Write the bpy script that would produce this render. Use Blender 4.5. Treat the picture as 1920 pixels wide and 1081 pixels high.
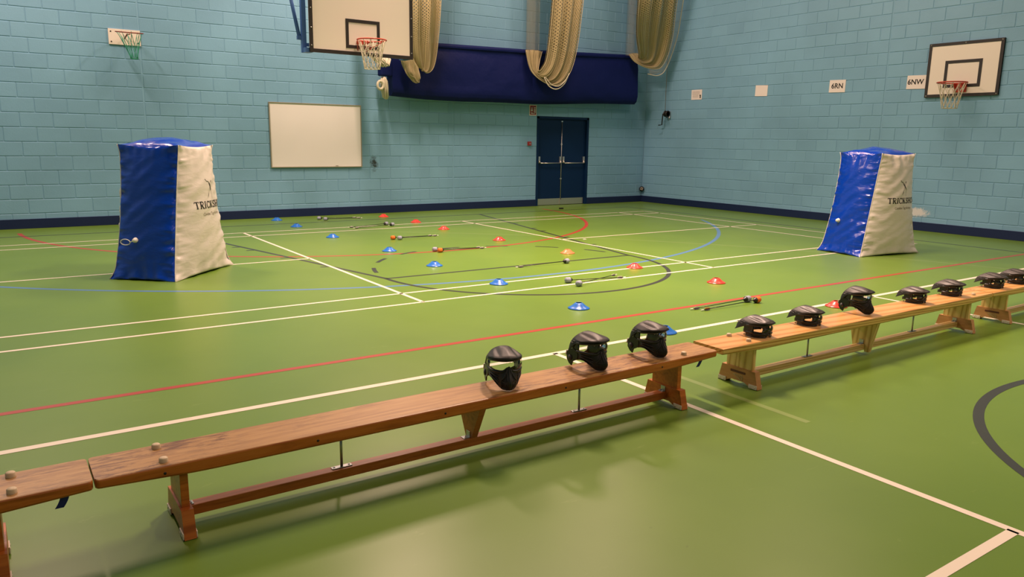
import bpy, bmesh, math, random
from mathutils import Vector, Matrix, noise

for o in list(bpy.data.objects):
    bpy.data.objects.remove(o, do_unlink=True)
SC = bpy.context.scene
COL = SC.collection
PI = math.pi
random.seed(7)

# ------------------------------------------------------------------ camera, world, lamps, exposure
CAM = (-5.26231, -9.25137, 1.49754)
YAW, PITCH, ROLL, FPX = 0.60133, 0.19202, 0.0147, 1428.857
F = Vector((math.sin(YAW) * math.cos(PITCH), math.cos(YAW) * math.cos(PITCH), -math.sin(PITCH)))
R0 = Vector((math.cos(YAW), -math.sin(YAW), 0))
U0 = R0.cross(F)
RV = R0 * math.cos(ROLL) + U0 * math.sin(ROLL)
UV = -R0 * math.sin(ROLL) + U0 * math.cos(ROLL)
cd = bpy.data.cameras.new('camera')
cd.sensor_width = 36.0
cd.sensor_fit = 'HORIZONTAL'
cd.lens = FPX / 1920 * 36.0
cd.clip_start = 0.05
cam = bpy.data.objects.new('camera', cd)
COL.objects.link(cam)
cam.matrix_world = Matrix(((RV.x, UV.x, -F.x, CAM[0]), (RV.y, UV.y, -F.y, CAM[1]), (RV.z, UV.z, -F.z, CAM[2]), (0, 0, 0, 1)))
SC.camera = cam

SC.view_settings.view_transform = 'Standard'
SC.view_settings.look = 'None'
SC.view_settings.exposure = 0.16
SC.view_settings.gamma = 1.0
SC.view_settings.use_curve_mapping = False

w = bpy.data.worlds.new('world')
SC.world = w
w.use_nodes = True
w.node_tree.nodes['Background'].inputs[0].default_value = (0.9, 0.75, 0.6, 1)
w.node_tree.nodes['Background'].inputs[1].default_value = 0.02

LAMP = (1.0, 0.67, 0.52)
CEIL = 7.2
def lamp(x, y, power, spread=180, sx=0.35, sy=1.8):
    ld = bpy.data.lights.new('ceiling_lamp', 'AREA')
    ld.shape = 'RECTANGLE'
    ld.size, ld.size_y = sx, sy
    ld.energy = power
    ld.color = LAMP
    ld.spread = math.radians(spread)
    o = bpy.data.objects.new('ceiling_lamp', ld)
    o.location = (x, y, CEIL - 0.25)
    COL.objects.link(o)
for x in (-5.2, 0.4, 5.2):
    lamp(x, 2.4, 400 if abs(x) < 1 else (320 if x < 0 else 170))
    lamp(x, -2.6, 470 if abs(x) < 1 else (90 if x < 0 else 150), 116 if abs(x) < 1 else 175)
    lamp(x, -9.2, 30 if x < 0 else (95 if x < 1 else 200), 150)
    lamp(x, -17.0, 90, 150)

# ------------------------------------------------------------------ helpers
def tag(o, label=None, cat=None, group=None, kind=None):
    if label: o['label'] = label
    if cat: o['category'] = cat
    if group: o['group'] = group
    if kind: o['kind'] = kind
    return o

def empty(name, loc=(0, 0, 0), rz=0.0, label=None, cat=None, group=None):
    o = bpy.data.objects.new(name, None)
    o.empty_display_size = 0.1
    o.location = loc
    o.rotation_euler = (0, 0, rz)
    COL.objects.link(o)
    return tag(o, label, cat, group)

def link(name, me, parent=None, label=None, loc=None, rot=None):
    o = bpy.data.objects.new(name, me)
    COL.objects.link(o)
    if parent: o.parent = parent
    if loc: o.location = loc
    if rot: o.rotation_euler = rot
    if label: o['label'] = label
    return o

def copy_tree(o, parent=None):
    c = o.copy()
    COL.objects.link(c)
    if parent: c.parent = parent
    for ch in list(o.children):
        copy_tree(ch, c)
    return c

class MB:
    """collects shapes into one mesh"""
    def __init__(s):
        s.v, s.f, s.uv, s.sm = [], [], {}, []
    def add(s, vs, fs, smooth=False):
        b = len(s.v)
        s.v += [tuple(p) for p in vs]
        s.f += [tuple(b + i for i in f) for f in fs]
        s.sm += [smooth] * len(fs)
        return s
    def box(s, c, d, bev=0.0, m=None):
        hx, hy, hz = d[0] / 2, d[1] / 2, d[2] / 2
        if bev <= 0:
            vs = [Vector((x * hx, y * hy, z * hz)) for x in (-1, 1) for y in (-1, 1) for z in (-1, 1)]
            fs = [(0, 1, 3, 2), (4, 6, 7, 5), (0, 4, 5, 1), (2, 3, 7, 6), (0, 2, 6, 4), (1, 5, 7, 3)]
        else:
            bm = bmesh.new()
            bmesh.ops.create_cube(bm, size=1.0)
            for v in bm.verts:
                v.co = Vector((v.co.x * d[0], v.co.y * d[1], v.co.z * d[2]))
            bmesh.ops.bevel(bm, geom=bm.edges[:], offset=bev, segments=2, profile=0.6, affect='EDGES')
            bm.verts.index_update()
            vs = [v.co.copy() for v in bm.verts]
            fs = [[v.index for v in f.verts] for f in bm.faces]
            bm.free()
        if m: vs = [m @ v for v in vs]
        c = Vector(c)
        return s.add([v + c for v in vs], fs)
    def tube(s, path, r, n=8, closed=False, cap=True):
        P = [Vector(p) for p in path]
        k = len(P)
        rs = r if isinstance(r, (list, tuple)) else [r] * k
        vs, fs = [], []
        ref = None
        for i, p in enumerate(P):
            if closed: d = P[(i + 1) % k] - P[i - 1]
            else: d = P[min(i + 1, k - 1)] - P[max(i - 1, 0)]
            if d.length < 1e-9: d = Vector((0, 0, 1))
            d.normalize()
            if ref is None:
                ref = Vector((0, 0, 1)) if abs(d.z) < 0.9 else Vector((1, 0, 0))
            a = ref - d * ref.dot(d)
            if a.length < 1e-6:
                a = Vector((1, 0, 0)) - d * d.x
            a.normalize()
            ref = a
            b = d.cross(a)
            for j in range(n):
                t = 2 * PI * j / n
                vs.append(p + (a * math.cos(t) + b * math.sin(t)) * rs[i])
        m = k if closed else k - 1
        for i in range(m):
            i2 = (i + 1) % k
            for j in range(n):
                j2 = (j + 1) % n
                fs.append((i * n + j, i * n + j2, i2 * n + j2, i2 * n + j))
        if cap and not closed:
            fs.append(tuple(range(n))[::-1])
            fs.append(tuple((k - 1) * n + j for j in range(n)))
        return s.add(vs, fs, True)
    def cyl(s, a, b, r, n=16, r2=None):
        a, b = Vector(a), Vector(b)
        return s.tube([a, b], [r, r if r2 is None else r2], n)
    def lathe(s, prof, n=32, c=(0, 0, 0), m=None, smooth=True):
        vs, fs = [], []
        c = Vector(c)
        for (r, z) in prof:
            for j in range(n):
                t = 2 * PI * j / n
                v = Vector((r * math.cos(t), r * math.sin(t), z))
                if m: v = m @ v
                vs.append(v + c)
        for i in range(len(prof) - 1):
            for j in range(n):
                j2 = (j + 1) % n
                fs.append((i * n + j, i * n + j2, (i + 1) * n + j2, (i + 1) * n + j))
        return s.add(vs, fs, smooth)
    def grid(s, fn, nu, nv, smooth=True, flip=False):
        vs = [fn(i / nu, j / nv) for j in range(nv + 1) for i in range(nu + 1)]
        W = nu + 1
        fs = []
        for j in range(nv):
            for i in range(nu):
                q = (j * W + i, j * W + i + 1, (j + 1) * W + i + 1, (j + 1) * W + i)
                fs.append(q[::-1] if flip else q)
        b = len(s.v)
        for j in range(nv + 1):
            for i in range(nu + 1):
                s.uv[b + j * W + i] = (i / nu, j / nv)
        return s.add(vs, fs, smooth)
    def prism(s, poly, depth, m=None):
        """polygon in local XY extruded by depth in Z (centred), then m"""
        n = len(poly)
        vs = [Vector((x, y, z)) for z in (-depth / 2, depth / 2) for x, y in poly]
        fs = [tuple(range(n))[::-1], tuple(range(n, 2 * n))]
        fs += [(i, (i + 1) % n, n + (i + 1) % n, n + i) for i in range(n)]
        if m: vs = [m @ v for v in vs]
        return s.add(vs, fs)
    def mesh(s, name, mat):
        me = bpy.data.meshes.new(name)
        me.from_pydata([tuple(v) for v in s.v], [], s.f)
        if s.uv:
            ul = me.uv_layers.new(name='uv')
            for li, l in enumerate(me.loops):
                ul.data[li].uv = s.uv.get(l.vertex_index, (0, 0))
        for p, sm in zip(me.polygons, s.sm):
            p.use_smooth = sm
        me.materials.append(mat)
        me.update()
        return me
    def build(s, name, mat, parent=None, label=None, loc=None, rot=None):
        return link(name, s.mesh(name, mat), parent, label, loc, rot)

def basis(x, y, z, o=(0, 0, 0)):
    x, y, z, o = Vector(x), Vector(y), Vector(z), Vector(o)
    return Matrix(((x.x, y.x, z.x, o.x), (x.y, y.y, z.y, o.y), (x.z, y.z, z.z, o.z), (0, 0, 0, 1)))

# ------------------------------------------------------------------ materials
def srgb(*c):
    f = lambda v: v / 12.92 if v <= 0.04045 else ((v + 0.055) / 1.055) ** 2.4
    return tuple(f(x / 255) for x in c)

def mat(name, color, rough=0.5, metal=0.0, spec=0.5, coat=0.0):
    m = bpy.data.materials.new(name)
    m.use_nodes = True
    b = m.node_tree.nodes['Principled BSDF']
    b.inputs['Base Color'].default_value = (*color, 1)
    b.inputs['Roughness'].default_value = rough
    b.inputs['Metallic'].default_value = metal
    b.inputs['Specular IOR Level'].default_value = spec
    b.inputs['Coat Weight'].default_value = coat
    return m
def N(m, t, **k):
    n = m.node_tree.nodes.new(t)
    for a, v in k.items():
        setattr(n, a, v)
    return n
def L(m, a, b):
    m.node_tree.links.new(a, b)
def BS(m):
    return m.node_tree.nodes['Principled BSDF']
def coords(m, kind='Object', scale=(1, 1, 1)):
    tc = N(m, 'ShaderNodeTexCoord')
    mp = N(m, 'ShaderNodeMapping')
    mp.inputs['Scale'].default_value = scale
    L(m, tc.outputs[kind], mp.inputs[0])
    return mp.outputs[0]
def ntex(m, vec, scale, detail=3, rough=0.5, dist=0.0):
    n = N(m, 'ShaderNodeTexNoise')
    n.inputs['Scale'].default_value = scale
    n.inputs['Detail'].default_value = detail
    n.inputs['Roughness'].default_value = rough
    n.inputs['Distortion'].default_value = dist
    L(m, vec, n.inputs['Vector'])
    return n.outputs[0]
def ramp(m, fac, stops):
    r = N(m, 'ShaderNodeValToRGB')
    e = r.color_ramp.elements
    while len(e) < len(stops): e.new(0.5)
    for el, (p, c) in zip(e, stops):
        el.position = p
        el.color = (*c, 1) if len(c) == 3 else c
    L(m, fac, r.inputs[0])
    return r.outputs[0]
def mixc(m, fac, a, b, mode='MIX'):
    n = N(m, 'ShaderNodeMix', data_type='RGBA', blend_type=mode)
    for s, v in ((0, fac), (6, a), (7, b)):
        if isinstance(v, (int, float)): n.inputs[s].default_value = v
        elif isinstance(v, tuple): n.inputs[s].default_value = (*v, 1) if len(v) == 3 else v
        else: L(m, v, n.inputs[s])
    return n.outputs[2]
def mth(m, op, a, b=None, c=None):
    n = N(m, 'ShaderNodeMath', operation=op)
    for s, v in ((0, a), (1, b), (2, c)):
        if v is None: continue
        if isinstance(v, (int, float)): n.inputs[s].default_value = v
        else: L(m, v, n.inputs[s])
    return n.outputs[0]
def bump(m, h, strength=0.2, dist=0.01):
    b = N(m, 'ShaderNodeBump')
    b.inputs['Strength'].default_value = strength
    b.inputs['Distance'].default_value = dist
    L(m, h, b.inputs['Height'])
    L(m, b.outputs[0], BS(m).inputs['Normal'])

M = {}
def painted_block(name, base):
    m = mat(name, base, 0.42, spec=0.45)
    geo = N(m, 'ShaderNodeNewGeometry')
    pos = geo.outputs['Position']
    big = ntex(m, pos, 0.7, 3)
    col = ramp(m, big, [(0.3, tuple(c * 0.90 for c in base)), (0.7, tuple(min(1, c * 1.08) for c in base))])
    oi = N(m, 'ShaderNodeObjectInfo')
    rv = ramp(m, oi.outputs['Random'], [(0.0, (0.95, 0.955, 0.965)), (1.0, (1.03, 1.025, 1.02))])
    col = mixc(m, 1.0, col, rv, 'MULTIPLY')
    fine = ntex(m, pos, 45, 3, 0.7)
    # scuffs: dark rub marks under the whiteboard's right, pale bare patch by the right wall's foot
    def spot(c, sc, lo, hi, colr, col):
        sub = N(m, 'ShaderNodeVectorMath', operation='SUBTRACT')
        L(m, pos, sub.inputs[0]); sub.inputs[1].default_value = c
        mul = N(m, 'ShaderNodeVectorMath', operation='MULTIPLY')
        L(m, sub.outputs[0], mul.inputs[0]); mul.inputs[1].default_value = sc
        ln = N(m, 'ShaderNodeVectorMath', operation='LENGTH')
        L(m, mul.outputs[0], ln.inputs[0])
        fall = mth(m, 'SUBTRACT', 1.0, ln.outputs['Value'])
        nz = ntex(m, pos, 14, 4, 0.7)
        v = mth(m, 'ADD', fall, nz)
        f = N(m, 'ShaderNodeMapRange')
        f.inputs['From Min'].default_value = lo; f.inputs['From Max'].default_value = hi
        L(m, v, f.inputs['Value'])
        return mixc(m, f.outputs[0], col, colr)
    col = spot((1.2, 5.13, 1.0), (4.0, 4, 2.2), 1.12, 1.4, (0.03, 0.045, 0.05), col)
    col = spot((8.6, -1.95, 0.32), (3, 1.7, 5), 1.02, 1.25, (0.62, 0.64, 0.66), col)
    L(m, col, BS(m).inputs['Base Color'])
    bump(m, mth(m, 'ADD', fine, mth(m, 'MULTIPLY', ntex(m, pos, 9, 2), 1.4)), 0.35, 0.004)
    return m
WALL = (0.198, 0.405, 0.58)
M['block'] = painted_block('painted_block', WALL)
M['joint'] = mat('painted_joint', tuple(c * 0.97 for c in WALL), 0.6)
M['plaster'] = mat('painted_plaster', tuple(c * 0.97 for c in WALL), 0.6)
M['ceiling'] = mat('ceiling_paint', (0.30, 0.30, 0.29), 0.8)
M['skirting'] = mat('navy_skirting', (0.008, 0.019, 0.07), 0.5, spec=0.3)

def floor_mat():
    base = (0.128, 0.236, 0.027)
    m = mat('green_sports_floor', base, 0.4, spec=0.36)
    pos = coords(m, 'Object')
    a = ntex(m, pos, 0.55, 4, 0.55)
    col = ramp(m, a, [(0.32, (0.114, 0.217, 0.024)), (0.5, base), (0.7, (0.144, 0.254, 0.031))])
    # pale scratches and dark scuffs
    st = coords(m, 'Object', (1.0, 3.5, 1))
    s1 = ntex(m, st, 3.2, 6, 0.75, 0.6)
    f1 = ramp(m, s1, [(0.64, (0, 0, 0)), (0.78, (1, 1, 1))])
    col = mixc(m, mth(m, 'MULTIPLY', f1, 0.38), col, (0.33, 0.42, 0.15))
    s2 = ntex(m, coords(m, 'Object', (2.2, 3.0, 1)), 7.0, 6, 0.75, 0.8)
    f2 = ramp(m, s2, [(0.67, (0, 0, 0)), (0.76, (1, 1, 1))])
    col = mixc(m, mth(m, 'MULTIPLY', f2, 0.55), col, (0.05, 0.08, 0.02))
    L(m, col, BS(m).inputs['Base Color'])
    rr = N(m, 'ShaderNodeMapRange')
    rr.inputs['To Min'].default_value = 0.30; rr.inputs['To Max'].default_value = 0.40
    L(m, ntex(m, pos, 1.3, 4), rr.inputs['Value'])
    L(m, rr.outputs[0], BS(m).inputs['Roughness'])
    bump(m, ntex(m, pos, 2.2, 2), 0.05, 0.01)
    return m
M['floor'] = floor_mat()
def line_mat(name, c, wear=0.15):
    m = mat(name, c, 0.33)
    pos = coords(m, 'Object')
    n = ntex(m, pos, 9, 5, 0.7)
    f = ramp(m, n, [(0.60, (0, 0, 0)), (0.75, (1, 1, 1))])
    L(m, mixc(m, mth(m, 'MULTIPLY', f, wear), c, (0.128, 0.236, 0.027)), BS(m).inputs['Base Color'])
    return m
M['line_white'] = line_mat('white_line_paint', (0.80, 0.74, 0.62))
M['line_red'] = line_mat('red_line_paint', (0.40, 0.048, 0.030))
M['line_blue'] = line_mat('blue_line_paint', (0.10, 0.22, 0.42))
M['line_black'] = line_mat('black_line_paint', (0.035, 0.037, 0.03))
M['line_faint'] = line_mat('worn_pale_line', (0.22, 0.32, 0.09), 0.5)

M['white_board'] = mat('whiteboard_face', (0.80, 0.79, 0.77), 0.28)
M['back_board'] = mat('backboard_paint', (0.80, 0.74, 0.66), 0.5)
M['alu'] = mat('aluminium_trim', (0.42, 0.38, 0.30), 0.4, 0.6)
M['steel'] = mat('zinc_steel', (0.45, 0.45, 0.44), 0.32, 0.9)
M['chrome'] = mat('brushed_bar', (0.62, 0.60, 0.57), 0.3, 0.85)
M['black'] = mat('matt_black', (0.012, 0.011, 0.011), 0.5)
M['black_frame'] = mat('black_board_paint', (0.016, 0.013, 0.012), 0.5)
M['black_hard'] = mat('black_plastic', (0.010, 0.010, 0.010), 0.33)
M['visor'] = mat('visor_plastic', (0.030, 0.026, 0.023), 0.42)
M['visor_black'] = mat('black_visor_plastic', (0.010, 0.0095, 0.009), 0.48)
M['grille'] = mat('vent_grey', (0.035, 0.032, 0.035), 0.4)
M['door'] = mat('navy_door_paint', (0.003, 0.021, 0.075), 0.45, spec=0.2)
M['red_rim'] = mat('red_rim_paint', (0.48, 0.055, 0.03), 0.4)
M['rust_rim'] = mat('rusty_red_rim', (0.22, 0.05, 0.03), 0.6)
M['net_white'] = mat('white_net_cord', (0.60, 0.56, 0.42), 0.8)
M['net_cream'] = mat('cream_net_cord', (0.50, 0.43, 0.26), 0.85)
M['net_green'] = mat('green_net_cord', (0.04, 0.34, 0.22), 0.7)
M['red_sign'] = mat('red_sign', (0.30, 0.02, 0.02), 0.4)
M['paper'] = mat('white_paper', (0.82, 0.76, 0.74), 0.6)
M['ink'] = mat('black_ink', (0.012, 0.012, 0.012), 0.6)
M['ink_grey'] = mat('grey_ink', (0.28, 0.26, 0.24), 0.7)
M['grey_mark'] = mat('grey_print', (0.20, 0.17, 0.12), 0.7)
M['blue_steel'] = mat('blue_painted_steel', (0.045, 0.12, 0.34), 0.4)
M['peg'] = mat('pale_rubber', (0.62, 0.50, 0.33), 0.5)
M['pad'] = mat('white_foot_pad', (0.72, 0.65, 0.54), 0.5)
M['strap_blue'] = mat('blue_strap', (0.012, 0.025, 0.24), 0.6)
M['foam_orange'] = mat('orange_foam', (0.72, 0.16, 0.018), 0.8)
M['foam_grey'] = mat('grey_foam', (0.30, 0.33, 0.42), 0.8)
M['white_plastic'] = mat('white_plastic', (0.8, 0.78, 0.74), 0.4)
M['orange_vane'] = mat('orange_vane', (0.75, 0.22, 0.08), 0.5)
M['cone_blue'] = mat('blue_cone_plastic', (0.018, 0.15, 0.58), 0.28)
M['cone_red'] = mat('red_cone_plastic', (0.72, 0.05, 0.035), 0.28)
M['cone_orange'] = mat('orange_cone_plastic', (0.85, 0.20, 0.075), 0.28)

def vinyl(name, c, rough, sc=0.25):
    m = mat(name, c, rough, spec=0.6)
    p = coords(m, 'Object', (1, 1, 2.4))
    bump(m, ntex(m, p, 7, 5, 0.55, 0.5), sc, 0.02)
    return m
M['vinyl_blue'] = vinyl('blue_vinyl', (0.0005, 0.040, 0.42), 0.2)
M['vinyl_white'] = vinyl('white_vinyl', (0.645, 0.615, 0.555), 0.36)
M['seam_white'] = mat('white_seam', (0.7, 0.68, 0.62), 0.5)

def canvas():
    m = mat('navy_canvas', (0.003, 0.009, 0.085), 0.6, spec=0.18)
    p = coords(m, 'Object')
    bump(m, ntex(m, p, 2.5, 4, 0.5), 0.5, 0.05)
    return m
M['canvas'] = canvas()

def netting(name, thr, col, lo=60.0, hi=420.0):
    """woven net: holes cut by two crossed waves"""
    m = mat(name, col, 0.85, spec=0.2)
    tc = N(m, 'ShaderNodeTexCoord')
    sp = N(m, 'ShaderNodeSeparateXYZ')
    L(m, tc.outputs['UV'], sp.inputs[0])
    u = mth(m, 'MULTIPLY', sp.outputs[0], lo * 2 * PI)
    v = mth(m, 'MULTIPLY', sp.outputs[1], hi * 2 * PI)
    a = mth(m, 'SINE', mth(m, 'ADD', u, v))
    b = mth(m, 'SINE', mth(m, 'SUBTRACT', u, v))
    mx = mth(m, 'MAXIMUM', a, b)
    hole = mth(m, 'LESS_THAN', mx, thr)
    geo = N(m, 'ShaderNodeNewGeometry')
    streak = ntex(m, coords(m, 'UV', (22, 1.2, 1)), 1.0, 3)
    L(m, ramp(m, streak, [(0.3, tuple(c * 0.72 for c in col)), (0.65, col)]), BS(m).inputs['Base Color'])
    tr = N(m, 'ShaderNodeBsdfTransparent')
    mx2 = N(m, 'ShaderNodeMixShader')
    L(m, hole, mx2.inputs[0])
    L(m, BS(m).outputs[0], mx2.inputs[1])
    L(m, tr.outputs[0], mx2.inputs[2])
    out = [n for n in m.node_tree.nodes if n.type == 'OUTPUT_MATERIAL'][0]
    L(m, mx2.outputs[0], out.inputs[0])
    return m
M['net_dense'] = netting('cricket_net_bunched', -0.1, (0.44, 0.37, 0.20), 16, 100)
M['net_thin'] = netting('cricket_net_single', 0.90, (0.42, 0.38, 0.26), 12, 110)

def wood(name, lo, mid, hi, scale, rough, wear=None):
    m = mat(name, mid, rough)
    p = coords(m, 'Object', scale)
    n1 = ntex(m, p, 1.0, 5, 0.6, 1.2)
    n2 = ntex(m, p, 4.0, 3, 0.6)
    col = ramp(m, n1, [(0.30, lo), (0.5, mid), (0.72, hi)])
    col = mixc(m, mth(m, 'MULTIPLY', n2, 0.35), col, lo)
    if wear:
        q = coords(m, 'Object', (8, 46, 14))
        f = ramp(m, ntex(m, q, 1.0, 5, 0.75, 0.4), [(0.47, (0, 0, 0)), (0.60, (1, 1, 1))])
        g = ramp(m, ntex(m, coords(m, 'Object', (1.6, 3, 1)), 1.0, 2), [(0.42, (0, 0, 0)), (0.58, (1, 1, 1))])
        col = mixc(m, mth(m, 'MULTIPLY', mth(m, 'MULTIPLY', f, g), 0.9), col, wear)
    L(m, col, BS(m).inputs['Base Color'])
    bump(m, n2, 0.12, 0.003)
    return m
def pine(name, lo, mid, hi, scale, rough=0.32):
    m = mat(name, mid, rough)
    p = coords(m, 'Object', scale)
    wv = N(m, 'ShaderNodeTexWave', wave_type='BANDS', bands_direction='DIAGONAL')
    wv.inputs['Scale'].default_value = 1.0
    wv.inputs['Distortion'].default_value = 6.0
    wv.inputs['Detail'].default_value = 3.0
    wv.inputs['Detail Scale'].default_value = 0.8
    L(m, p, wv.inputs['Vector'])
    col = ramp(m, wv.outputs[1], [(0.0, hi), (0.62, mid), (1.0, lo)])
    n = ntex(m, p, 2.0, 3)
    col = mixc(m, mth(m, 'MULTIPLY', n, 0.3), col, mid)
    L(m, col, BS(m).inputs['Base Color'])
    return m
M['beech_top'] = wood('worn_redwood_top', (0.30, 0.145, 0.045), (0.45, 0.250, 0.080), (0.53, 0.32, 0.12), (2.2, 34, 34), 0.42, (0.12, 0.040, 0.012))
M['beech'] = wood('varnished_redwood', (0.30, 0.075, 0.010), (0.52, 0.145, 0.020), (0.60, 0.20, 0.035), (2.2, 26, 26), 0.35)
M['beech_rail'] = wood('red_brown_rail', (0.30, 0.080, 0.012), (0.50, 0.145, 0.024), (0.56, 0.19, 0.04), (2.5, 26, 26), 0.4)
M['pine_top'] = pine('pine_top', (0.53, 0.245, 0.065), (0.66, 0.37, 0.125), (0.71, 0.42, 0.16), (0.7, 7, 9))
M['pine_edge'] = pine('pine_edge', (0.30, 0.12, 0.015), (0.62, 0.40, 0.11), (0.70, 0.48, 0.16), (0.9, 16, 34))
M['pine_leg'] = pine('pine_leg', (0.46, 0.27, 0.07), (0.70, 0.49, 0.18), (0.76, 0.56, 0.24), (14, 14, 1.4))
M['pine_rail'] = pine('pine_rail', (0.56, 0.32, 0.09), (0.82, 0.56, 0.22), (0.86, 0.62, 0.28), (0.9, 20, 30))
M['foot_wood'] = wood('brown_foot', (0.38, 0.17, 0.06), (0.52, 0.26, 0.10), (0.58, 0.31, 0.13), (20, 3, 20), 0.4)
M['brand_plate'] = mat('dark_red_plate', (0.10, 0.022, 0.014), 0.5)
M['emblem'] = mat('pale_emblem', (0.55, 0.42, 0.22), 0.5)

def lens():
    m = bpy.data.materials.new('clear_lens')
    m.use_nodes = True
    nt = m.node_tree
    for n in list(nt.nodes):
        if n.type == 'BSDF_PRINCIPLED': nt.nodes.remove(n)
    out = nt.nodes['Material Output']
    tr = nt.nodes.new('ShaderNodeBsdfTransparent'); tr.inputs[0].default_value = (0.86, 0.87, 0.86, 1)
    gl = nt.nodes.new('ShaderNodeBsdfGlossy'); gl.inputs['Roughness'].default_value = 0.04
    fr = nt.nodes.new('ShaderNodeFresnel'); fr.inputs[0].default_value = 1.5
    mx = nt.nodes.new('ShaderNodeMixShader')
    nt.links.new(fr.outputs[0], mx.inputs[0]); nt.links.new(tr.outputs[0], mx.inputs[1]); nt.links.new(gl.outputs[0], mx.inputs[2])
    nt.links.new(mx.outputs[0], out.inputs[0])
    return m
M['lens'] = lens()

# ------------------------------------------------------------------ the hall
YW, XW = 5.136, 8.603
XL, YF = -8.9, -23.0
PITCHZ, Z0 = 0.2255, 0.012
floor = MB().box(((XL + XW) / 2, (YF + YW) / 2, -0.05), (XW - XL + 0.6, YW - YF + 0.6, 0.1)).build('floor', M['floor'])
tag(floor, kind='structure')
ceil = MB().box(((XL + XW) / 2, (YF + YW) / 2, CEIL + 0.1), (XW - XL + 0.6, YW - YF + 0.6, 0.2)).build('ceiling', M['ceiling'])
tag(ceil, kind='structure')
tag(MB().box((XL - 0.1, (YF + YW) / 2, CEIL / 2), (0.2, YW - YF, CEIL)).build('wall_left', M['plaster']), kind='structure')
tag(MB().box(((XL + XW) / 2, YF - 0.1, CEIL / 2), (XW - XL + 0.4, 0.2, CEIL)).build('wall_front', M['plaster']), kind='structure')

JR = 0.0065                       # joints lie this far behind the block faces
DX0, DX1, DZ = 5.235, 6.775, 2.045   # the door opening
b = MB()
y0, yt = YW + JR, 0.25
b.box(((XL + DX0) / 2, y0 + yt / 2, CEIL / 2), (DX0 - XL, yt, CEIL))
b.box(((DX1 + XW + 0.2) / 2, y0 + yt / 2, CEIL / 2), (XW + 0.2 - DX1, yt, CEIL))
b.box(((DX0 + DX1) / 2, y0 + yt / 2, (DZ + CEIL) / 2), (DX1 - DX0, yt, CEIL - DZ))
wall_back = tag(b.build('wall_back', M['joint']), kind='structure')
wall_right = tag(MB().box((XW + JR + 0.1, (YF + YW) / 2, CEIL / 2), (0.2, YW - YF, CEIL)).build('wall_right', M['joint']), kind='structure')

def pix(p):
    d = Vector(p) - Vector(CAM)
    z = d.dot(F)
    if z < 0.2: return None
    return 960 + FPX * d.dot(RV) / z, 540.5 - FPX * d.dot(UV) / z, z

BM = {}
def block_shape(b, wd, ht, ox=0.0, oz=0.0, m=None):
    c, dp = 0.006, 0.02
    hx, hz = wd / 2, ht / 2
    vs = []
    for (ix, y) in ((c, 0.0), (0.0, c), (0.0, dp)):
        for sx, sz in ((-1, -1), (1, -1), (1, 1), (-1, 1)):
            vs.append(Vector((ox + sx * (hx - ix), y, oz + sz * (hz - ix))))
    fs = [(0, 1, 2, 3)]
    for k in (0, 4):
        for i in range(4):
            j = (i + 1) % 4
            fs.append((k + i, k + 4 + i, k + 4 + j, k + j))
    if m: vs = [m @ v for v in vs]
    b.add(vs, fs)
    return b
def block_mesh(wd, ht):
    k = (round(wd, 2), round(ht, 3))
    if k not in BM:
        BM[k] = block_shape(MB(), k[0], k[1]).mesh('block', M['block'])
    return BM[k]

def lay_blocks(wall, to_world, rz, segs, s_lo, s_hi, hole, nlim=298):
    """segs: (start, end, phase for odd rows, phase for even rows, direction) between movement joints"""
    J = 0.009
    cells = []
    for k in range(0, 24):
        z0, z1 = Z0 + PITCHZ * k, Z0 + PITCHZ * (k + 1)
        if k == 0: z0 = 0.11
        for (a, e, po, pe, dr) in segs:
            p = po if k % 2 else pe
            cuts = [a, e]
            x = (a + p) if dr > 0 else (e - p)
            while a < x < e:
                cuts.append(x)
                x += dr * 0.45
            cuts = sorted(cuts)
            for c0, c1 in zip(cuts, cuts[1:]):
                g0 = 0.009 if c0 == a else 0
                g1 = 0.009 if c1 == e else 0
                iv = [(c0 + g0, c1 - g1)]
                if hole and z0 < hole[2] - 0.02:
                    nv = []
                    for i0, i1 in iv:
                        if i1 <= hole[0] or i0 >= hole[1]: nv.append((i0, i1))
                        else:
                            if i0 < hole[0] - 0.03: nv.append((i0, hole[0] + J / 2))
                            if i1 > hole[1] + 0.03: nv.append((hole[1] - J / 2, i1))
                    iv = nv
                for i0, i1 in iv:
                    if i1 - i0 < 0.03: continue
                    cells.append((i0, i1, z0, z1))
    scored = []
    for c in cells:
        q = pix(to_world((c[0] + c[1]) / 2, (c[2] + c[3]) / 2))
        area = 0
        if q and -5 < q[0] < 1925 and -5 < q[1] < 1086:
            a = [pix(to_world(s, z)) for s, z in ((c[0], c[2]), (c[1], c[2]), (c[0], c[3]))]
            area = abs(a[1][0] - a[0][0]) * abs(a[2][1] - a[0][1])
        scored.append((area, c))
    scored.sort(key=lambda t: -t[0])
    rot = Matrix.Rotation(rz, 4, 'Z')
    rest = MB()
    for n, (area, c) in enumerate(scored):
        ctr = Vector(to_world((c[0] + c[1]) / 2, (c[2] + c[3]) / 2))
        off = rot @ Vector((0, random.uniform(-0.0012, 0.0012), 0))
        wd, ht = c[1] - c[0] - J, c[3] - c[2] - J
        if n < nlim and area > 60:
            o = link('block', block_mesh(wd, ht), wall, loc=ctr + off, rot=(0, 0, rz))
        else:
            block_shape(rest, wd, ht, m=Matrix.Translation(ctr + off) @ rot)
    tag(rest.build('block_work', M['block'], wall), kind='stuff')

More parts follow.
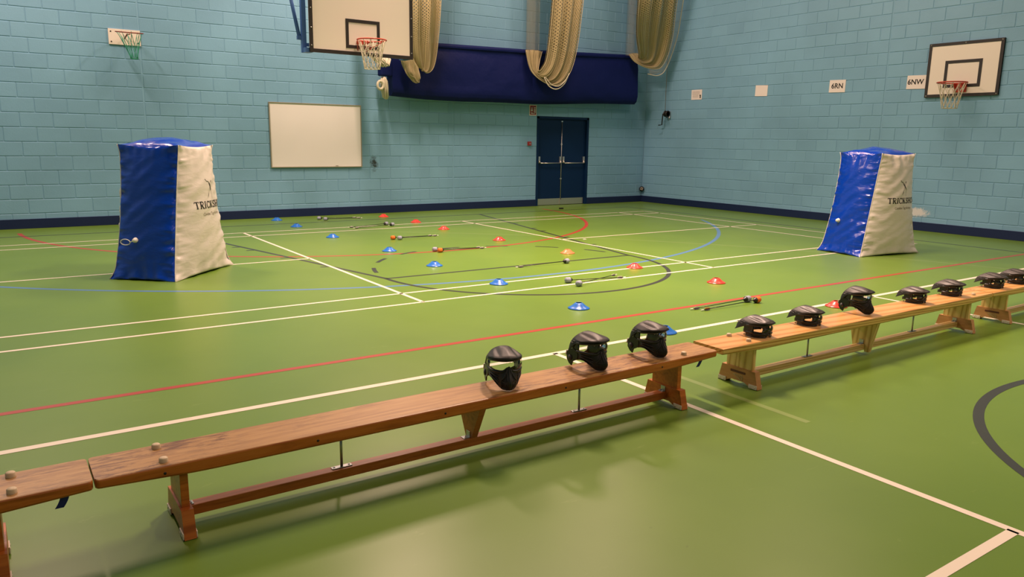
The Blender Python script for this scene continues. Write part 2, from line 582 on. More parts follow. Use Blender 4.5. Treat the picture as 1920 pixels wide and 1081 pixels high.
lay_blocks(wall_back, lambda s, z: (s, YW, z), 0.0,
           [(-7.2, -2.955, 0.45, 0.235, -1), (-2.955, 3.035, 0.46, 0.235, 1), (3.035, XW - 0.005, 0.39, 0.165, 1)],
           -7.2, XW, (DX0, DX1, DZ))
lay_blocks(wall_right, lambda s, z: (XW, s, z), -PI / 2,
           [(-6.2, -1.13, 0.275, 0.5, -1), (-1.13, YW - 0.005, 0.2, 0.43, 1)], -6.2, YW, None)
# plain painted wall above the block courses that the picture reaches is the slab itself

SK = 0.152
b = MB()
b.box(((XL + DX0) / 2, YW - 0.004, SK / 2), (DX0 - XL, 0.03, SK), 0.004)
b.box(((DX1 + XW) / 2, YW - 0.004, SK / 2), (XW - DX1, 0.03, SK), 0.004)
tag(b.build('baseboard_back', M['skirting']), kind='structure')
tag(MB().box((XW - 0.004, (YF + YW) / 2, SK / 2), (0.03, YW - YF, SK), 0.004).build('baseboard_right', M['skirting']), kind='structure')

# ------------------------------------------------------------------ floor markings (painted lines, parts of the floor)
ZL = {'line_faint': 0.0004, 'line_blue': 0.0006, 'line_red': 0.0008, 'line_black': 0.0010, 'line_white': 0.0012}
def line(x0, y0, x1, y1, wd, m, name='court_line'):
    a, e = Vector((x0, y0, 0)), Vector((x1, y1, 0))
    d = (e - a).normalized()
    n = Vector((-d.y, d.x, 0)) * wd / 2
    z = Vector((0, 0, ZL[m]))
    MB().add([a - n + z, e - n + z, e + n + z, a + n + z], [(0, 1, 2, 3)]).build(name, M[m], floor)
def arc(cx, cy, r, a0, a1, wd, m, name='court_arc', n=96):
    vs, fs = [], []
    for i in range(n + 1):
        t = math.radians(a0 + (a1 - a0) * i / n)
        for q in (r - wd / 2, r + wd / 2):
            vs.append((cx + q * math.cos(t), cy + q * math.sin(t), ZL[m]))
    for i in range(n):
        fs.append((2 * i, 2 * i + 1, 2 * i + 3, 2 * i + 2))
    MB().add(vs, fs).build(name, M[m], floor)
Wt = 'line_white'
for y in (3.03, 2.57, -2.57, -3.03): line(-6.7, y, 6.7, y, 0.04, Wt)
for x in (-6.68, -5.92, -2.0, 2.0, 5.92, 6.68): line(x, -3.03, x, 3.03, 0.04, Wt)
line(-6.68, 0, -2.0, 0, 0.04, Wt); line(2.0, 0, 6.68, 0, 0.04, Wt)
line(-8.6, -5.07, 8.4, -5.07, 0.052, Wt)
line(-2.015, -5.07, -2.015, -11.1, 0.042, Wt)
line(2.02, -5.07, 2.02, -11.1, 0.042, Wt)
line(-0.03, -5.07, -0.03, -5.6, 0.03, Wt)
line(-6.7, -8.081, -2.02, -8.081, 0.043, Wt)
line(-8.6, -4.46, 8.4, -4.46, 0.052, 'line_red')
arc(0, 4.72, 4.945, 183, 357, 0.062, 'line_red', n=140)
arc(0, 5.13, 7.55, 205, 328, 0.06, 'line_blue', n=140)
K = 'line_black'
line(-7.1, 4.02, 7.1, 4.02, 0.05, K)
line(7.1, 4.0, 7.1, -22, 0.05, K)
line(-7.1, 4.0, -7.1, -22, 0.05, K)
for s in (-1, 1):
    line(s * 3.0, 4.0, s * 1.775, -1.75, 0.05, K)
    for y in (2.25, 1.45, 1.06, 0.2, -0.69):
        x = 3.0 - (4.0 - y) / 5.75 * 1.225
        line(s * (x + 0.02), y, s * (x + 0.12), y + 0.005, 0.05, K, 'lane_tick')
line(-1.775, -1.75, 1.775, -1.75, 0.05, K)
arc(0, -1.75, 1.778, 180, 360, 0.05, K)
for a0, a1 in ((13, 24), (37, 48), (61, 71.5), (84.5, 95), (108.5, 119), (132, 143), (156, 167)):
    arc(0, -1.75, 1.755, a0, a1, 0.05, K, 'court_dash', 12)
arc(0, -8.97, 1.772, 0, 360, 0.056, K, n=128)
arc(-7.18, -8.61, 12.947, 8, 61, 0.035, 'line_faint', n=120)
line(-1.65, -5.75, -1.66, -6.9, 0.045, 'line_faint')

# ------------------------------------------------------------------ the double door
door = empty('door_1', ((DX0 + DX1) / 2, YW, 0))
tag(door, 'navy double fire doors with push bars and steel kick plates', kind='structure')
W2 = (DX1 - DX0) / 2
b = MB()
for s in (-1, 1): b.box((s * (W2 - 0.03), 0.06, DZ / 2), (0.06, 0.13, DZ))
b.box((0, 0.06, DZ - 0.025), (2 * W2, 0.13, 0.05))
b.build('door_frame', M['door'], door)
for s in (-1, 1):
    lf = MB().box((s * (W2 - 0.06) / 2, 0.075, (DZ - 0.05) / 2 + 0.004), (W2 - 0.064, 0.045, DZ - 0.058), 0.003).build('door_leaf', M['door'], door)
    MB().box((s * (W2 - 0.06) / 2, 0.05, 0.085), (W2 - 0.1, 0.006, 0.145)).build('kick_plate', M['chrome'], lf, 'steel kick plate')
    xc = s * (W2 - 0.06) / 2
    hw = (W2 - 0.06) / 2 - 0.045
    pb = MB()
    pb.tube([(xc - hw + 0.02, -0.005, 0.985), (xc + hw - 0.02, -0.005, 0.985)], 0.012, 8)
    for q in (-1, 1):
        pb.box((xc + q * hw, 0.035, 1.06), (0.05, 0.03, 0.15), 0.004)
        pb.tube([(xc + q * hw, 0.03, 1.05), (xc + q * hw, 0.01, 1.01), (xc + q * (hw - 0.02), -0.005, 0.985)], 0.015, 8)
    pb.build('push_bar', M['chrome'], lf, 'silver push bar')
b = MB()
b.tube([(-0.012, 0.04, 0.06), (-0.012, 0.04, DZ - 0.12)], 0.008, 6)
for z in (0.62, 1.42, DZ - 0.1): b.box((-0.012, 0.045, z), (0.045, 0.02, 0.03))
b.box((-0.012, 0.045, 0.07), (0.045, 0.03, 0.11))
b.build('bolt_rod', M['chrome'], door, 'thin silver vertical bolt rod')
tag(MB().box((5.307, 4.25, 0.016), (0.10, 0.05, 0.03), 0.008).build('door_wedge', M['black']),
    'small dark wedge on the green floor before the navy double doors', 'door wedge')

# ------------------------------------------------------------------ things on the back wall
t = empty('whiteboard', (0.03, YW, 0.93), 0, 'blank landscape whiteboard with thin metal trim on the blue block wall', 'whiteboard')
wb_w, wb_h = 1.81, 1.195
MB().box((0, -0.012, wb_h / 2), (wb_w - 0.03, 0.016, wb_h - 0.03)).build('board_panel', M['white_board'], t)
b = MB()
for s in (-1, 1):
    b.box((s * (wb_w / 2 - 0.009), -0.016, wb_h / 2), (0.018, 0.03, wb_h), 0.003)
    b.box((0, -0.016, wb_h / 2 + s * (wb_h / 2 - 0.009)), (wb_w - 0.036, 0.03, 0.018), 0.003)
b.build('board_trim', M['alu'], t, 'thin dull metal trim')
MB().box((-0.52 + 0.9, -0.02, 0.02 + 0.01), (0.05, 0.012, 0.012)).build('pen_clip', M['alu'], t)

t = empty('fire_notice', (5.108, YW, 2.17), 0, 'small red and white fire action notice above left corner of the double doors', 'sign')
MB().box((0, -0.006, 0), (0.20, 0.008, 0.235)).build('notice_border', M['paper'], t, 'white border')
MB().box((0, -0.011, 0), (0.165, 0.004, 0.20)).build('notice_panel', M['red_sign'], t)
b = MB()
def slab(x, z, wd, h): b.box((x, -0.0145, z), (wd, 0.003, h))
b.cyl((-0.035, -0.013, 0.0), (-0.035, -0.016, 0.0), 0.026, 14)
for z in (0.04, 0.05, -0.06): slab(-0.035, z, 0.035, 0.022)
for z in (0.055, 0.02, -0.01, -0.04): slab(0.045, z, 0.05, 0.018)
slab(0.0, -0.075, 0.1, 0.012)
b.build('pictogram', M['paper'], t, 'white pictogram')
t = empty('fire_call_point', (5.018, YW, 1.428), 0, 'small red fire alarm call point on the wall left of the doors', 'alarm')
MB().box((0, -0.02, 0), (0.09, 0.04, 0.09), 0.006).build('call_box', M['red_sign'], t)
MB().box((0.005, -0.041, 0.0), (0.035, 0.004, 0.03)).build('press_pane', M['ink_grey'], t, 'grey press pane')

# mini hoop with the green net
t = empty('mini_hoop', (-3.178, YW, 3.06), 0, 'small cream board with rusty hoop and ragged green net on the left of back wall', 'hoop')
MB().box((0, -0.012, 0), (0.475, 0.022, 0.245), 0.003).build('board_panel', M['back_board'], t)
for sx in (-1, 1):
    for sz in (-1, 1): MB().cyl((sx * 0.2, -0.022, sz * 0.08), (sx * 0.2, -0.028, sz * 0.08), 0.011, 10).build('bolt', M['black'], t)
RC = Vector((0.03, -0.33, 0.045))
b = MB()
b.tube([RC + Vector((0.20 * math.cos(q), 0.20 * math.sin(q), 0.115 * 0.20 * math.sin(q))) for q in [2 * PI * i / 36 for i in range(36)]], 0.009, 8, closed=True)
b.tube([RC + Vector((0, 0.20, 0)), (0.0, -0.02, -0.02)], 0.010, 6)
b.tube([RC + Vector((0.04, 0.196, 0)), (0.03, -0.02, 0.04)], 0.008, 6)
b.build('hoop_ring', M['rust_rim'], t)
def hoop_net(ctr, r0, r1, drop, n, turns, rad, mat_, parent, sag=None, lean=(0, 0)):
    b = MB()
    for s in (-1, 1):
        for i in range(n):
            a0 = 2 * PI * i / n
            pts = []
            for k in range(13):
                q = k / 12
                rr = r0 + (r1 - r0) * min(1, q ** 0.75 * 1.05)
                a = a0 + s * turns * 2 * PI * max(0, q - 0.12)
                pts.append(ctr + Vector((rr * math.cos(a) + lean[0] * q, rr * math.sin(a) + lean[1] * q, -drop * q)))
            b.tube(pts, rad, 4)
    b.tube([ctr + Vector((r1 * math.cos(q) + lean[0], r1 * math.sin(q) + lean[1], -drop)) for q in [2 * PI * i / 20 for i in range(20)]], rad, 4, closed=True)
    return b.build('net', mat_, parent)
hoop_net(RC, 0.19, 0.055, 0.40, 8, 0.10, 0.0045, M['net_green'], t, lean=(0.05, 0.02))

# main backboard on its blue steel frame
t = empty('basketball_goal', (0, 2.8, 2.81), 0, 'large basketball backboard with black border hung on blue steel arms, red hoop and white net', 'basketball goal')
BWd, BHt = 1.79, 1.25
MB().box((0, 0.012, BHt / 2), (BWd, 0.024, BHt), 0.003).build('board_panel', M['back_board'], t)
def frame_boxes(b, w_, h_, th, zc, y=-0.003, d=0.008):
    for s in (-1, 1):
        b.box((s * (w_ / 2 - th / 2), y, zc), (th, d, h_))
        b.box((0, y, zc + s * (h_ / 2 - th / 2)), (w_ - 2 * th, d, th))
b = MB()
frame_boxes(b, BWd, BHt, 0.055, BHt / 2, 0.0, 0.03)
b.build('board_border', M['black_frame'], t, 'black border')
b = MB()
frame_boxes(b, 0.59, 0.45, 0.05, 0.105 + 0.225)
b.build('target_square', M['black_frame'], t, 'black painted aiming square')
for sx in (-1, 1):
    for z in (0.06, 0.33, 0.62, 0.92): MB().cyl((sx * (BWd / 2 - 0.027), -0.014, z + 0.04), (sx * (BWd / 2 - 0.027), -0.02, z + 0.04), 0.010, 8).build('bolt', M['steel'], t, 'steel bolt')
RC = Vector((-0.02, -0.385, 0.21))
b = MB()
rr = 0.228
b.tube([RC + Vector((rr * math.cos(q), rr * math.sin(q), 0)) for q in [2 * PI * i / 48 for i in range(48)]], 0.011, 8, closed=True)
for s in (-1, 1):
    b.tube([(-0.02 + s * 0.09, -0.01, 0.205), RC + Vector((s * 0.12, rr * 0.84, 0))], 0.010, 6)
    b.tube([(-0.02 + s * 0.075, -0.01, 0.075), RC + Vector((s * 0.222, 0.05, -0.005))], 0.008, 6)
    b.tube([(-0.02 + s * 0.03, -0.01, 0.10), RC + Vector((s * 0.05, -0.1, -0.09)), RC + Vector((s * 0.1, -0.2, 0))], 0.004, 5)
b.box((-0.02, -0.012, 0.20), (0.2, 0.012, 0.045), 0.003)
for k in range(4): b.tube([(-0.11 + 0.03 * k, -0.012, 0.08 + 0.01 * k), RC + Vector((-0.19 + 0.05 * k, 0.12 - 0.02 * k, -0.004))], 0.004, 5)
b.build('hoop_ring', M['red_rim'], t)
hoop_net(RC, 0.22, 0.125, 0.44, 12, 0.14, 0.0055, M['net_white'], t)
b = MB()
for s, px in ((-1, 0.93), (1, 0.82)):
    b.box((s * px, 0.17, 1.55), (0.07, 0.07, 3.1))
    b.tube([(s * (px + 0.06), 0.19, 0.22), (s * (px + 0.10), 0.50, 1.0), (s * (px + 0.17), 1.1, 2.6)], 0.030, 8)
    b.box((s * (px - 0.03), 0.10, 0.03), (0.12, 0.17, 0.07))
b.box((-0.985, 0.18, 0.22), (0.09, 0.05, 0.06))
b.box((-0.05, 0.17, 0.12), (1.7, 0.05, 0.05))
b.box((-0.05, 0.17, 2.0), (1.7, 0.07, 0.07))
b.build('support_frame', M['blue_steel'], t, 'blue painted steel support frame')

# right wall backboard (faces -X)
t = empty('basketball_goal', (XW, -2.493, 2.338), -PI / 2, 'smaller basketball backboard with black border fixed on right blue wall beside the 6NW paper', 'basketball goal')
BWd, BHt = 1.21, 0.907
MB().box((0, -0.02, BHt / 2), (BWd, 0.03, BHt), 0.003).build('board_panel', M['back_board'], t)
b = MB(); frame_boxes(b, BWd, BHt, 0.05, BHt / 2, -0.024, 0.034); b.build('board_border', M['black_frame'], t, 'black border')
b = MB(); frame_boxes(b, 0.605, 0.45, 0.05, 0.155 + 0.225, -0.037, 0.006); b.build('target_square', M['black_frame'], t, 'black painted aiming square')
for x in (-0.575, 0, 0.575):
    for z in (0.025, BHt - 0.025): MB().cyl((x, -0.04, z), (x, -0.046, z), 0.012, 8).build('bolt', M['steel'], t, 'steel bolt')
RC = Vector((0.0, -0.335, 0.215))
b = MB()
b.tube([RC + Vector((0.225 * math.cos(q), 0.225 * math.sin(q), 0)) for q in [2 * PI * i / 48 for i in range(48)]], 0.011, 8, closed=True)
for s in (-1, 1):
    b.tube([(s * 0.09, -0.04, 0.21), RC + Vector((s * 0.12, 0.19, 0))], 0.010, 6)
b.box((0, -0.045, 0.15), (0.2, 0.014, 0.16), 0.003)
b.prism([(0.0, 0.0), (0.0, -0.14), (0.14, 0.0)], 0.012, basis((0, -1, 0), (0, 0, 1), (-1, 0, 0), (-0.07, -0.05, 0.21)))
b.prism([(0.0, 0.0), (0.0, -0.14), (0.14, 0.0)], 0.012, basis((0, -1, 0), (0, 0, 1), (-1, 0, 0), (0.07, -0.05, 0.21)))
b.build('hoop_ring', M['red_rim'], t)
hoop_net(RC, 0.22, 0.12, 0.42, 12, 0.15, 0.005, M['net_white'], t)

# ------------------------------------------------------------------ papers on the right wall
def text_mesh(s, size, bold=0.0, shear=0.0):
    cu = bpy.data.curves.new('lettering', 'FONT')
    cu.body = s
    cu.size = size
    cu.align_x = 'CENTER'
    cu.align_y = 'CENTER'
    cu.offset = bold
    cu.resolution_u = 4
    ob = bpy.data.objects.new('lettering', cu)
    COL.objects.link(ob)
    dg = bpy.context.evaluated_depsgraph_get()
    me = bpy.data.meshes.new_from_object(ob.evaluated_get(dg))
    bpy.data.objects.remove(ob, do_unlink=True)
    return me
def paper(yc, zc, wd, h, label, tilt=0.0):
    t = empty('paper_sign', (XW - 0.001, yc, zc), -PI / 2, label, 'paper sign')
    MB().box((0, -0.003, 0), (wd, 0.003, h)).build('sheet', M['paper'], t)
    t.rotation_euler = (0, tilt, -PI / 2)
    return t
def print_text(t, s, size, mat_, bold=0.0, z=0.0, dx=0.0):
    me = text_mesh(s, size, bold)
    for v in me.vertices: v.co = Vector((v.co.x + dx, -0.0055, v.co.y + z))
    me.materials.clear(); me.materials.append(mat_)
    link('lettering', me, t)
t = paper(-0.15, 2.622, 0.345, 0.235, 'white paper sign reading 6RN on the right wall', 0.02)
print_text(t, '6RN', 0.135, M['ink'], 0.003)
t = paper(-1.700, 2.618, 0.34, 0.235, 'white paper sign reading 6NW touching left edge of the wall backboard', 0.02)
print_text(t, '6NW', 0.125, M['ink'], 0.003, dx=-0.012)
paper(1.635, 2.612, 0.315, 0.225, 'blank white paper on the right wall left of the 6RN sign', 0.03)
t = paper(3.457, 2.60, 0.32, 0.225, 'small paper notice of fine print with dark figure, nearest the hall corner', 0.0)
b = MB()
for i, z in enumerate((0.07, 0.045, 0.02, -0.005, -0.03, -0.055)):
    b.box((-0.02 - 0.01 * (i > 2), -0.0055, z), (0.22 - 0.05 * (i > 2), 0.001, 0.006))
b.build('printed_lines', M['ink_grey'], t)
b = MB()
b.box((0.115, -0.0058, -0.05), (0.03, 0.001, 0.06)); b.box((0.11, -0.0058, -0.015), (0.045, 0.001, 0.018))
b.build('printed_figure', M['ink'], t)

# winch and cable near the corner
t = empty('wall_winch', (XW, 4.30, 2.16), -PI / 2, 'small black hand winch with crank handle on right wall near the corner', 'winch')
MB().box((0, -0.03, 0.0), (0.10, 0.06, 0.16), 0.004).build('wall_bracket', M['steel'], t, 'grey bracket')
b = MB()
b.tube([(-0.02, -0.12, 0.02), (0.07, -0.12, 0.02)], 0.055, 16)
b.tube([(-0.02, -0.12, 0.02), (-0.012, -0.12, 0.02)], 0.075, 18)
b.tube([(0.062, -0.12, 0.02), (0.07, -0.12, 0.02)], 0.075, 18)
b.build('drum', M['black'], t)
b = MB()
b.tube([(-0.02, -0.12, 0.02), (-0.10, -0.12, 0.02), (-0.11, -0.13, -0.24), (-0.21, -0.14, -0.25)], 0.014, 8)
b.build('crank_handle', M['black'], t)
MB().tube([(0.06, -0.1, -0.06), (0.15, -0.14, -0.05), (0.10, -0.12, -0.14)], 0.010, 6).build('latch_lever', M['steel'], t, 'grey lever')
b = MB(); b.tube([(XW - 0.12, 4.33, 2.21), (XW - 0.10, 4.36, 3.4), (XW - 0.08, 4.36, 5.2), (XW - 0.08, 4.36, CEIL)], 0.006, 5)
tag(b.build('winch_cable', M['grey_mark']), 'thin dark cable running up the right wall from the hand winch', 'cable')
t = empty('floor_pulley', (XW - 0.06, YW - 0.06, 0.325), -PI / 4, 'small round dark pulley fitting in the hall corner above skirting', 'pulley')
b = MB(); b.tube([(0, 0.02, 0), (0, -0.05, 0)], [0.065, 0.05], 18); b.build('pulley_wheel', M['black'], t)
b = MB()
for q in range(4):
    a = q * PI / 2 + 0.5
    b.cyl((0.026 * math.cos(a), -0.05, 0.026 * math.sin(a) + 0.006), (0.026 * math.cos(a), -0.056, 0.026 * math.sin(a) + 0.006), 0.012, 10)
b.build('stud', M['pad'], t, 'pale studs')

# ------------------------------------------------------------------ navy canvas band and the cricket nets
def interp(tab, x):
    for (x0, y0), (x1, y1) in zip(tab, tab[1:]):
        if x <= x1: return y0 + (y1 - y0) * (x - x0) / (x1 - x0)
    return tab[-1][1]
band = empty('canvas_screen', (0, 0, 0), 0, 'long navy canvas screen slung along the back wall above the doors', 'canvas screen')
TOP = [(1.4, 3.36), (2.44, 3.39), (4.8, 3.435), (7.95, 3.545)]
BOT = [(1.4, 2.315), (2.2, 2.285), (3.07, 2.268), (4.84, 2.292), (7.95, 2.40)]
def band_pt(u, v):
    x = 1.44 + u * (7.92 - 1.44)
    zt, zb = interp(TOP, x), interp(BOT, x)
    # v runs round the closed section: front from top to bottom, then up the back
    sec = [(0.0, 4.80), (0.03, 4.762), (0.075, 4.765), (0.085, 4.785), (0.3, 4.74), (0.6, 4.715), (0.85, 4.72), (0.95, 4.755), (1.0, 4.83),
           (0.99, 4.93), (0.7, 4.97), (0.3, 4.965), (0.03, 4.93), (0.0, 4.86), (0.0, 4.80)]
    k = v * (len(sec) - 1)
    i = min(int(k), len(sec) - 2)
    q = k - i
    f = sec[i][0] + (sec[i + 1][0] - sec[i][0]) * q
    y = sec[i][1] + (sec[i + 1][1] - sec[i][1]) * q
    wob = noise.noise(Vector((x * 0.9, f * 2.5, 1.3))) * 0.035 + noise.noise(Vector((x * 3.0, f * 7, 4.3))) * 0.010
    edge = 0.02 * math.sin(x * 2.1) * (f > 0.9)
    return Vector((x, y + wob * (0.1 < f), zt + (zb - zt) * f + edge * 0.4))
b = MB()
b.grid(band_pt, 120, 42)
for u in (0, 1):
    ring = [band_pt(u, k / 42) for k in range(42)]
    b.add(ring, [tuple(range(42)) if u else tuple(range(42))[::-1]])
b.build('canvas_sheet', M['canvas'], band)
for x in (1.45, 4.7, 7.9):
    z = interp(TOP, x)
    MB().box((x, 5.0, z - 0.05), (0.06, 0.27, 0.05)).build('hanger', M['steel'], band)
MB().box((1.315, 4.80, 2.81), (0.25, 0.16, 0.26), 0.03).build('folded_flap', M['canvas'], band)

def spl(P, s):
    """Catmull-Rom through points"""
    n = len(P) - 1
    k = min(int(s * n), n - 1)
    q = s * n - k
    p0, p1, p2, p3 = (Vector(P[max(0, min(n, k + i))]) for i in (-1, 0, 1, 2))
    return 0.5 * ((2 * p1) + (p2 - p0) * q + (2 * p0 - 5 * p1 + 4 * p2 - p3) * q * q + (3 * p1 - p0 - 3 * p2 + p3) * q ** 3)
def net_bundle(root, inner, mid, outer, folds, amp, seed):
    def pt(u, s):
        a, c, e = spl(inner, s), spl(mid, s), spl(outer, s)
        p = a * (1 - u) * (1 - 2 * u) + c * 4 * u * (1 - u) + e * u * (2 * u - 1) if False else (a.lerp(c, u * 2) if u < 0.5 else c.lerp(e, u * 2 - 1))
        ph = noise.noise(Vector((seed, s * 2.0, 0))) * 1.5
        am = amp * (0.4 + 0.6 * math.sin(PI * min(1, s * 1.1 + 0.1)))
        p.y += am * math.sin(u * folds * 2 * PI + ph) + 0.5 * am * noise.noise(Vector((u * 14, s * 3, seed)))
        p.x += 0.4 * am * math.cos(u * folds * 2 * PI * 1.3 + ph)
        return p
    for k, nm in ((0, 'net_fold'), (1, 'net_fold')):
        MB().grid(lambda u, s: pt(u, s) + Vector((0.02 * k, 0.06 * k, 0.02 * k)), 60, 70).build(nm, M['net_dense'], root)
    b = MB()
    for u in (0.0, 0.14, 0.33, 0.52, 0.74, 0.9, 1.0):
        b.tube([pt(u, s / 50) + Vector((0, -0.02, 0)) for s in range(51)], 0.007 if u in (0.0, 1.0) else 0.004, 5)
    b.build('edge_cord', M['net_cream'], root, 'pale cords along the folds')
    return pt
n2 = empty('cricket_net', (0, 0, 0), 0, 'middle bunched cream net looped over the navy canvas above the doors', 'net', 'cricket nets tied up along the back wall')
net_bundle(n2,
    [(4.95, 4.25, 5.6), (4.93, 4.3, 4.39), (4.88, 4.38, 3.33), (4.78, 4.42, 3.02), (4.74, 4.5, 2.98), (4.86, 4.6, 3.2), (4.97, 4.66, 3.40)],
    [(5.40, 4.20, 5.6), (5.36, 4.25, 4.42), (5.30, 4.36, 3.35), (5.12, 4.42, 2.88), (4.86, 4.5, 2.80), (4.72, 4.6, 3.05), (4.78, 4.67, 3.41)],
    [(5.78, 4.20, 5.6), (5.72, 4.25, 4.49), (5.66, 4.36, 3.40), (5.47, 4.42, 2.86), (5.10, 4.45, 2.68), (4.66, 4.56, 2.92), (4.555, 4.66, 3.39)], 3.0, 0.05, 1.7)
b = MB(); b.tube([spl([(5.50, 4.34, 2.95), (5.36, 4.33, 2.72), (5.16, 4.34, 2.60), (4.98, 4.38, 2.66), (4.88, 4.42, 2.84)], s / 20) for s in range(21)], 0.012, 5)
b.tube([spl([(5.47, 4.32, 2.92), (5.34, 4.31, 2.76), (5.18, 4.32, 2.66), (5.02, 4.36, 2.70), (4.90, 4.40, 2.84)], s / 20) for s in range(21)], 0.009, 5)
b.build('loose_cord', M['net_white'], n2, 'loose pale cord hanging below')
def veil(root, x0, x1, y, z0, z1):
    MB().grid(lambda u, s: Vector((x0 + (x1 - x0) * u, y + 0.04 * math.sin(u * 9), z0 + (z1 - z0) * s)), 16, 4).build('net_veil', M['net_thin'], root, 'thin single layer of net')
veil(n2, 4.58, 4.95, 4.70, 3.38, 5.6)

n1 = empty('cricket_net', (0, 0, 0), 0, 'left bunched cream net hanging beside right edge of the large backboard', 'net', 'cricket nets tied up along the back wall')
net_bundle(n1,
    [(1.45, 4.2, 5.5), (1.50, 4.25, 4.04), (1.58, 4.4, 3.29), (1.72, 4.45, 2.98), (1.80, 4.5, 2.90), (1.86, 4.58, 3.1), (1.9, 4.66, 3.38)],
    [(1.85, 4.15, 5.5), (1.88, 4.2, 4.07), (1.92, 4.34, 3.30), (1.96, 4.42, 2.90), (1.97, 4.48, 2.80), (1.98, 4.58, 3.0), (2.0, 4.68, 3.38)],
    [(2.28, 4.2, 5.5), (2.24, 4.25, 4.12), (2.24, 4.38, 3.34), (2.19, 4.44, 2.90), (2.05, 4.46, 2.765), (1.99, 4.56, 2.9), (2.1, 4.68, 3.38)], 2.5, 0.05, 5.1)
def hank(root, pts, r0, seed, n=14, name='net_hank'):
    b = MB()
    rnd = random.Random(seed)
    for i in range(n):
        a = rnd.uniform(0, 2 * PI); q = math.sqrt(rnd.uniform(0, 1)) * r0
        dx, dy = q * math.cos(a), q * math.sin(a)
        b.tube([Vector((p[0] + dx * p[3] * (1 + 0.25 * rnd.uniform(-1, 1)), p[1] + dy * p[3], p[2] + rnd.uniform(-0.02, 0.02))) for p in pts], 0.013, 5)
    return b.build(name, M['net_white'], root)
def lump(u, s):
    c = spl([(1.62, 4.50, 3.12), (1.66, 4.50, 2.98), (1.73, 4.48, 2.80), (1.79, 4.46, 2.66), (1.81, 4.45, 2.585)], s)
    r_ = interp([(0, 0.10), (0.3, 0.17), (0.6, 0.14), (0.9, 0.07), (1, 0.012)], s)
    a = u * 2 * PI
    r_ *= 1 + 0.22 * noise.noise(Vector((math.cos(a) * 1.6, math.sin(a) * 1.6, s * 4)))
    return c + Vector((r_ * math.cos(a), 0.5 * r_ * math.sin(a) - 0.02 * math.sin(a * 5), 0.03 * math.sin(a * 4 + s * 5)))
MB().grid(lump, 60, 40).build('net_bundle', M['net_dense'], n1, 'gathered lump of net')
b = MB()
for k in range(9): b.tube([lump((k / 9 + 0.06 * math.sin(s * 0.3)) % 1.0, s / 24) + Vector((0, -0.012, 0)) for s in range(25)], 0.004, 5)
b.build('net_cord', M['net_cream'], n1, 'pale cords round the lump')
n4 = empty('cricket_net', (0, 0, 0), 0, 'knotted hank of white net hanging under left end of the navy canvas', 'net')
hank(n4, [(1.27, 4.78, 2.645, 0.6), (1.26, 4.76, 2.60, 1.0), (1.28, 4.76, 2.45, 1.0), (1.29, 4.76, 2.26, 0.8)], 0.075, 8, 30)
b = MB(); b.tube([(1.17 + 0.06 * math.cos(q), 4.70, 2.50 + 0.075 * math.sin(q)) for q in [2 * PI * i / 20 for i in range(20)]], 0.028, 6, closed=True); b.build('knot', M['net_white'], n4)
n5 = empty('cricket_net', (0, 0, 0), 0, 'gathered white net end showing below the large backboard, behind its hoop', 'net')
hank(n5, [(0.80, 4.2, 3.02, 1.0), (0.92, 4.2, 2.90, 1.0), (1.03, 4.2, 2.82, 0.9), (1.06, 4.25, 2.96, 0.9)], 0.11, 5, 26)
hank(n5, [(0.80, 4.2, 3.0, 1.0), (0.74, 4.2, 4.2, 1.0), (0.72, 4.2, CEIL, 0.6)], 0.08, 6, 10)

n3 = empty('cricket_net', (0, 0, 0), 0, 'right bunched cream net swept towards the hall corner over the canvas end', 'net', 'cricket nets tied up along the back wall')
net_bundle(n3,
    [(6.70, 3.4, 5.7), (6.83, 3.7, 4.53), (7.10, 4.0, 3.95), (7.50, 4.3, 3.55), (7.72, 4.5, 3.45), (7.80, 4.6, 3.50), (7.83, 4.66, 3.56)],
    [(7.35, 3.4, 5.8), (7.42, 3.7, 4.60), (7.60, 4.0, 3.95), (7.80, 4.25, 3.48), (7.76, 4.42, 3.36), (7.68, 4.55, 3.42), (7.66, 4.66, 3.55)],
    [(7.95, 3.4, 5.8), (8.02, 3.7, 4.66), (8.20, 4.0, 3.79), (8.12, 4.2, 3.26), (7.85, 4.32, 3.20), (7.60, 4.5, 3.33), (7.51, 4.62, 3.51)], 3.0, 0.05, 9.2)
b = MB(); b.tube([spl([(8.22, 3.5, 5.6), (8.27, 3.72, 4.70), (8.42, 4.0, 3.92), (8.28, 4.15, 3.25), (8.08, 4.2, 3.05), (7.80, 4.28, 3.07)], s / 40) for s in range(41)], 0.010, 5)
b.build('loose_cord', M['net_white'], n3, 'loose pale cord')
MB().grid(lambda u, s: spl([(7.97, 3.45, 5.6), (8.02, 3.72, 4.66), (8.20, 4.02, 3.79), (8.12, 4.2, 3.26), (7.85, 4.3, 3.18)], s).lerp(spl([(8.22, 3.5, 5.6), (8.27, 3.72, 4.70), (8.42, 4.0, 3.92), (8.25, 4.16, 3.2), (7.85, 4.27, 3.06)], s), u), 6, 30).build('net_veil', M['net_thin'], n3, 'thin single layer of net')
veil(n3, 7.45, 7.9, 4.70, 3.5, 5.7)

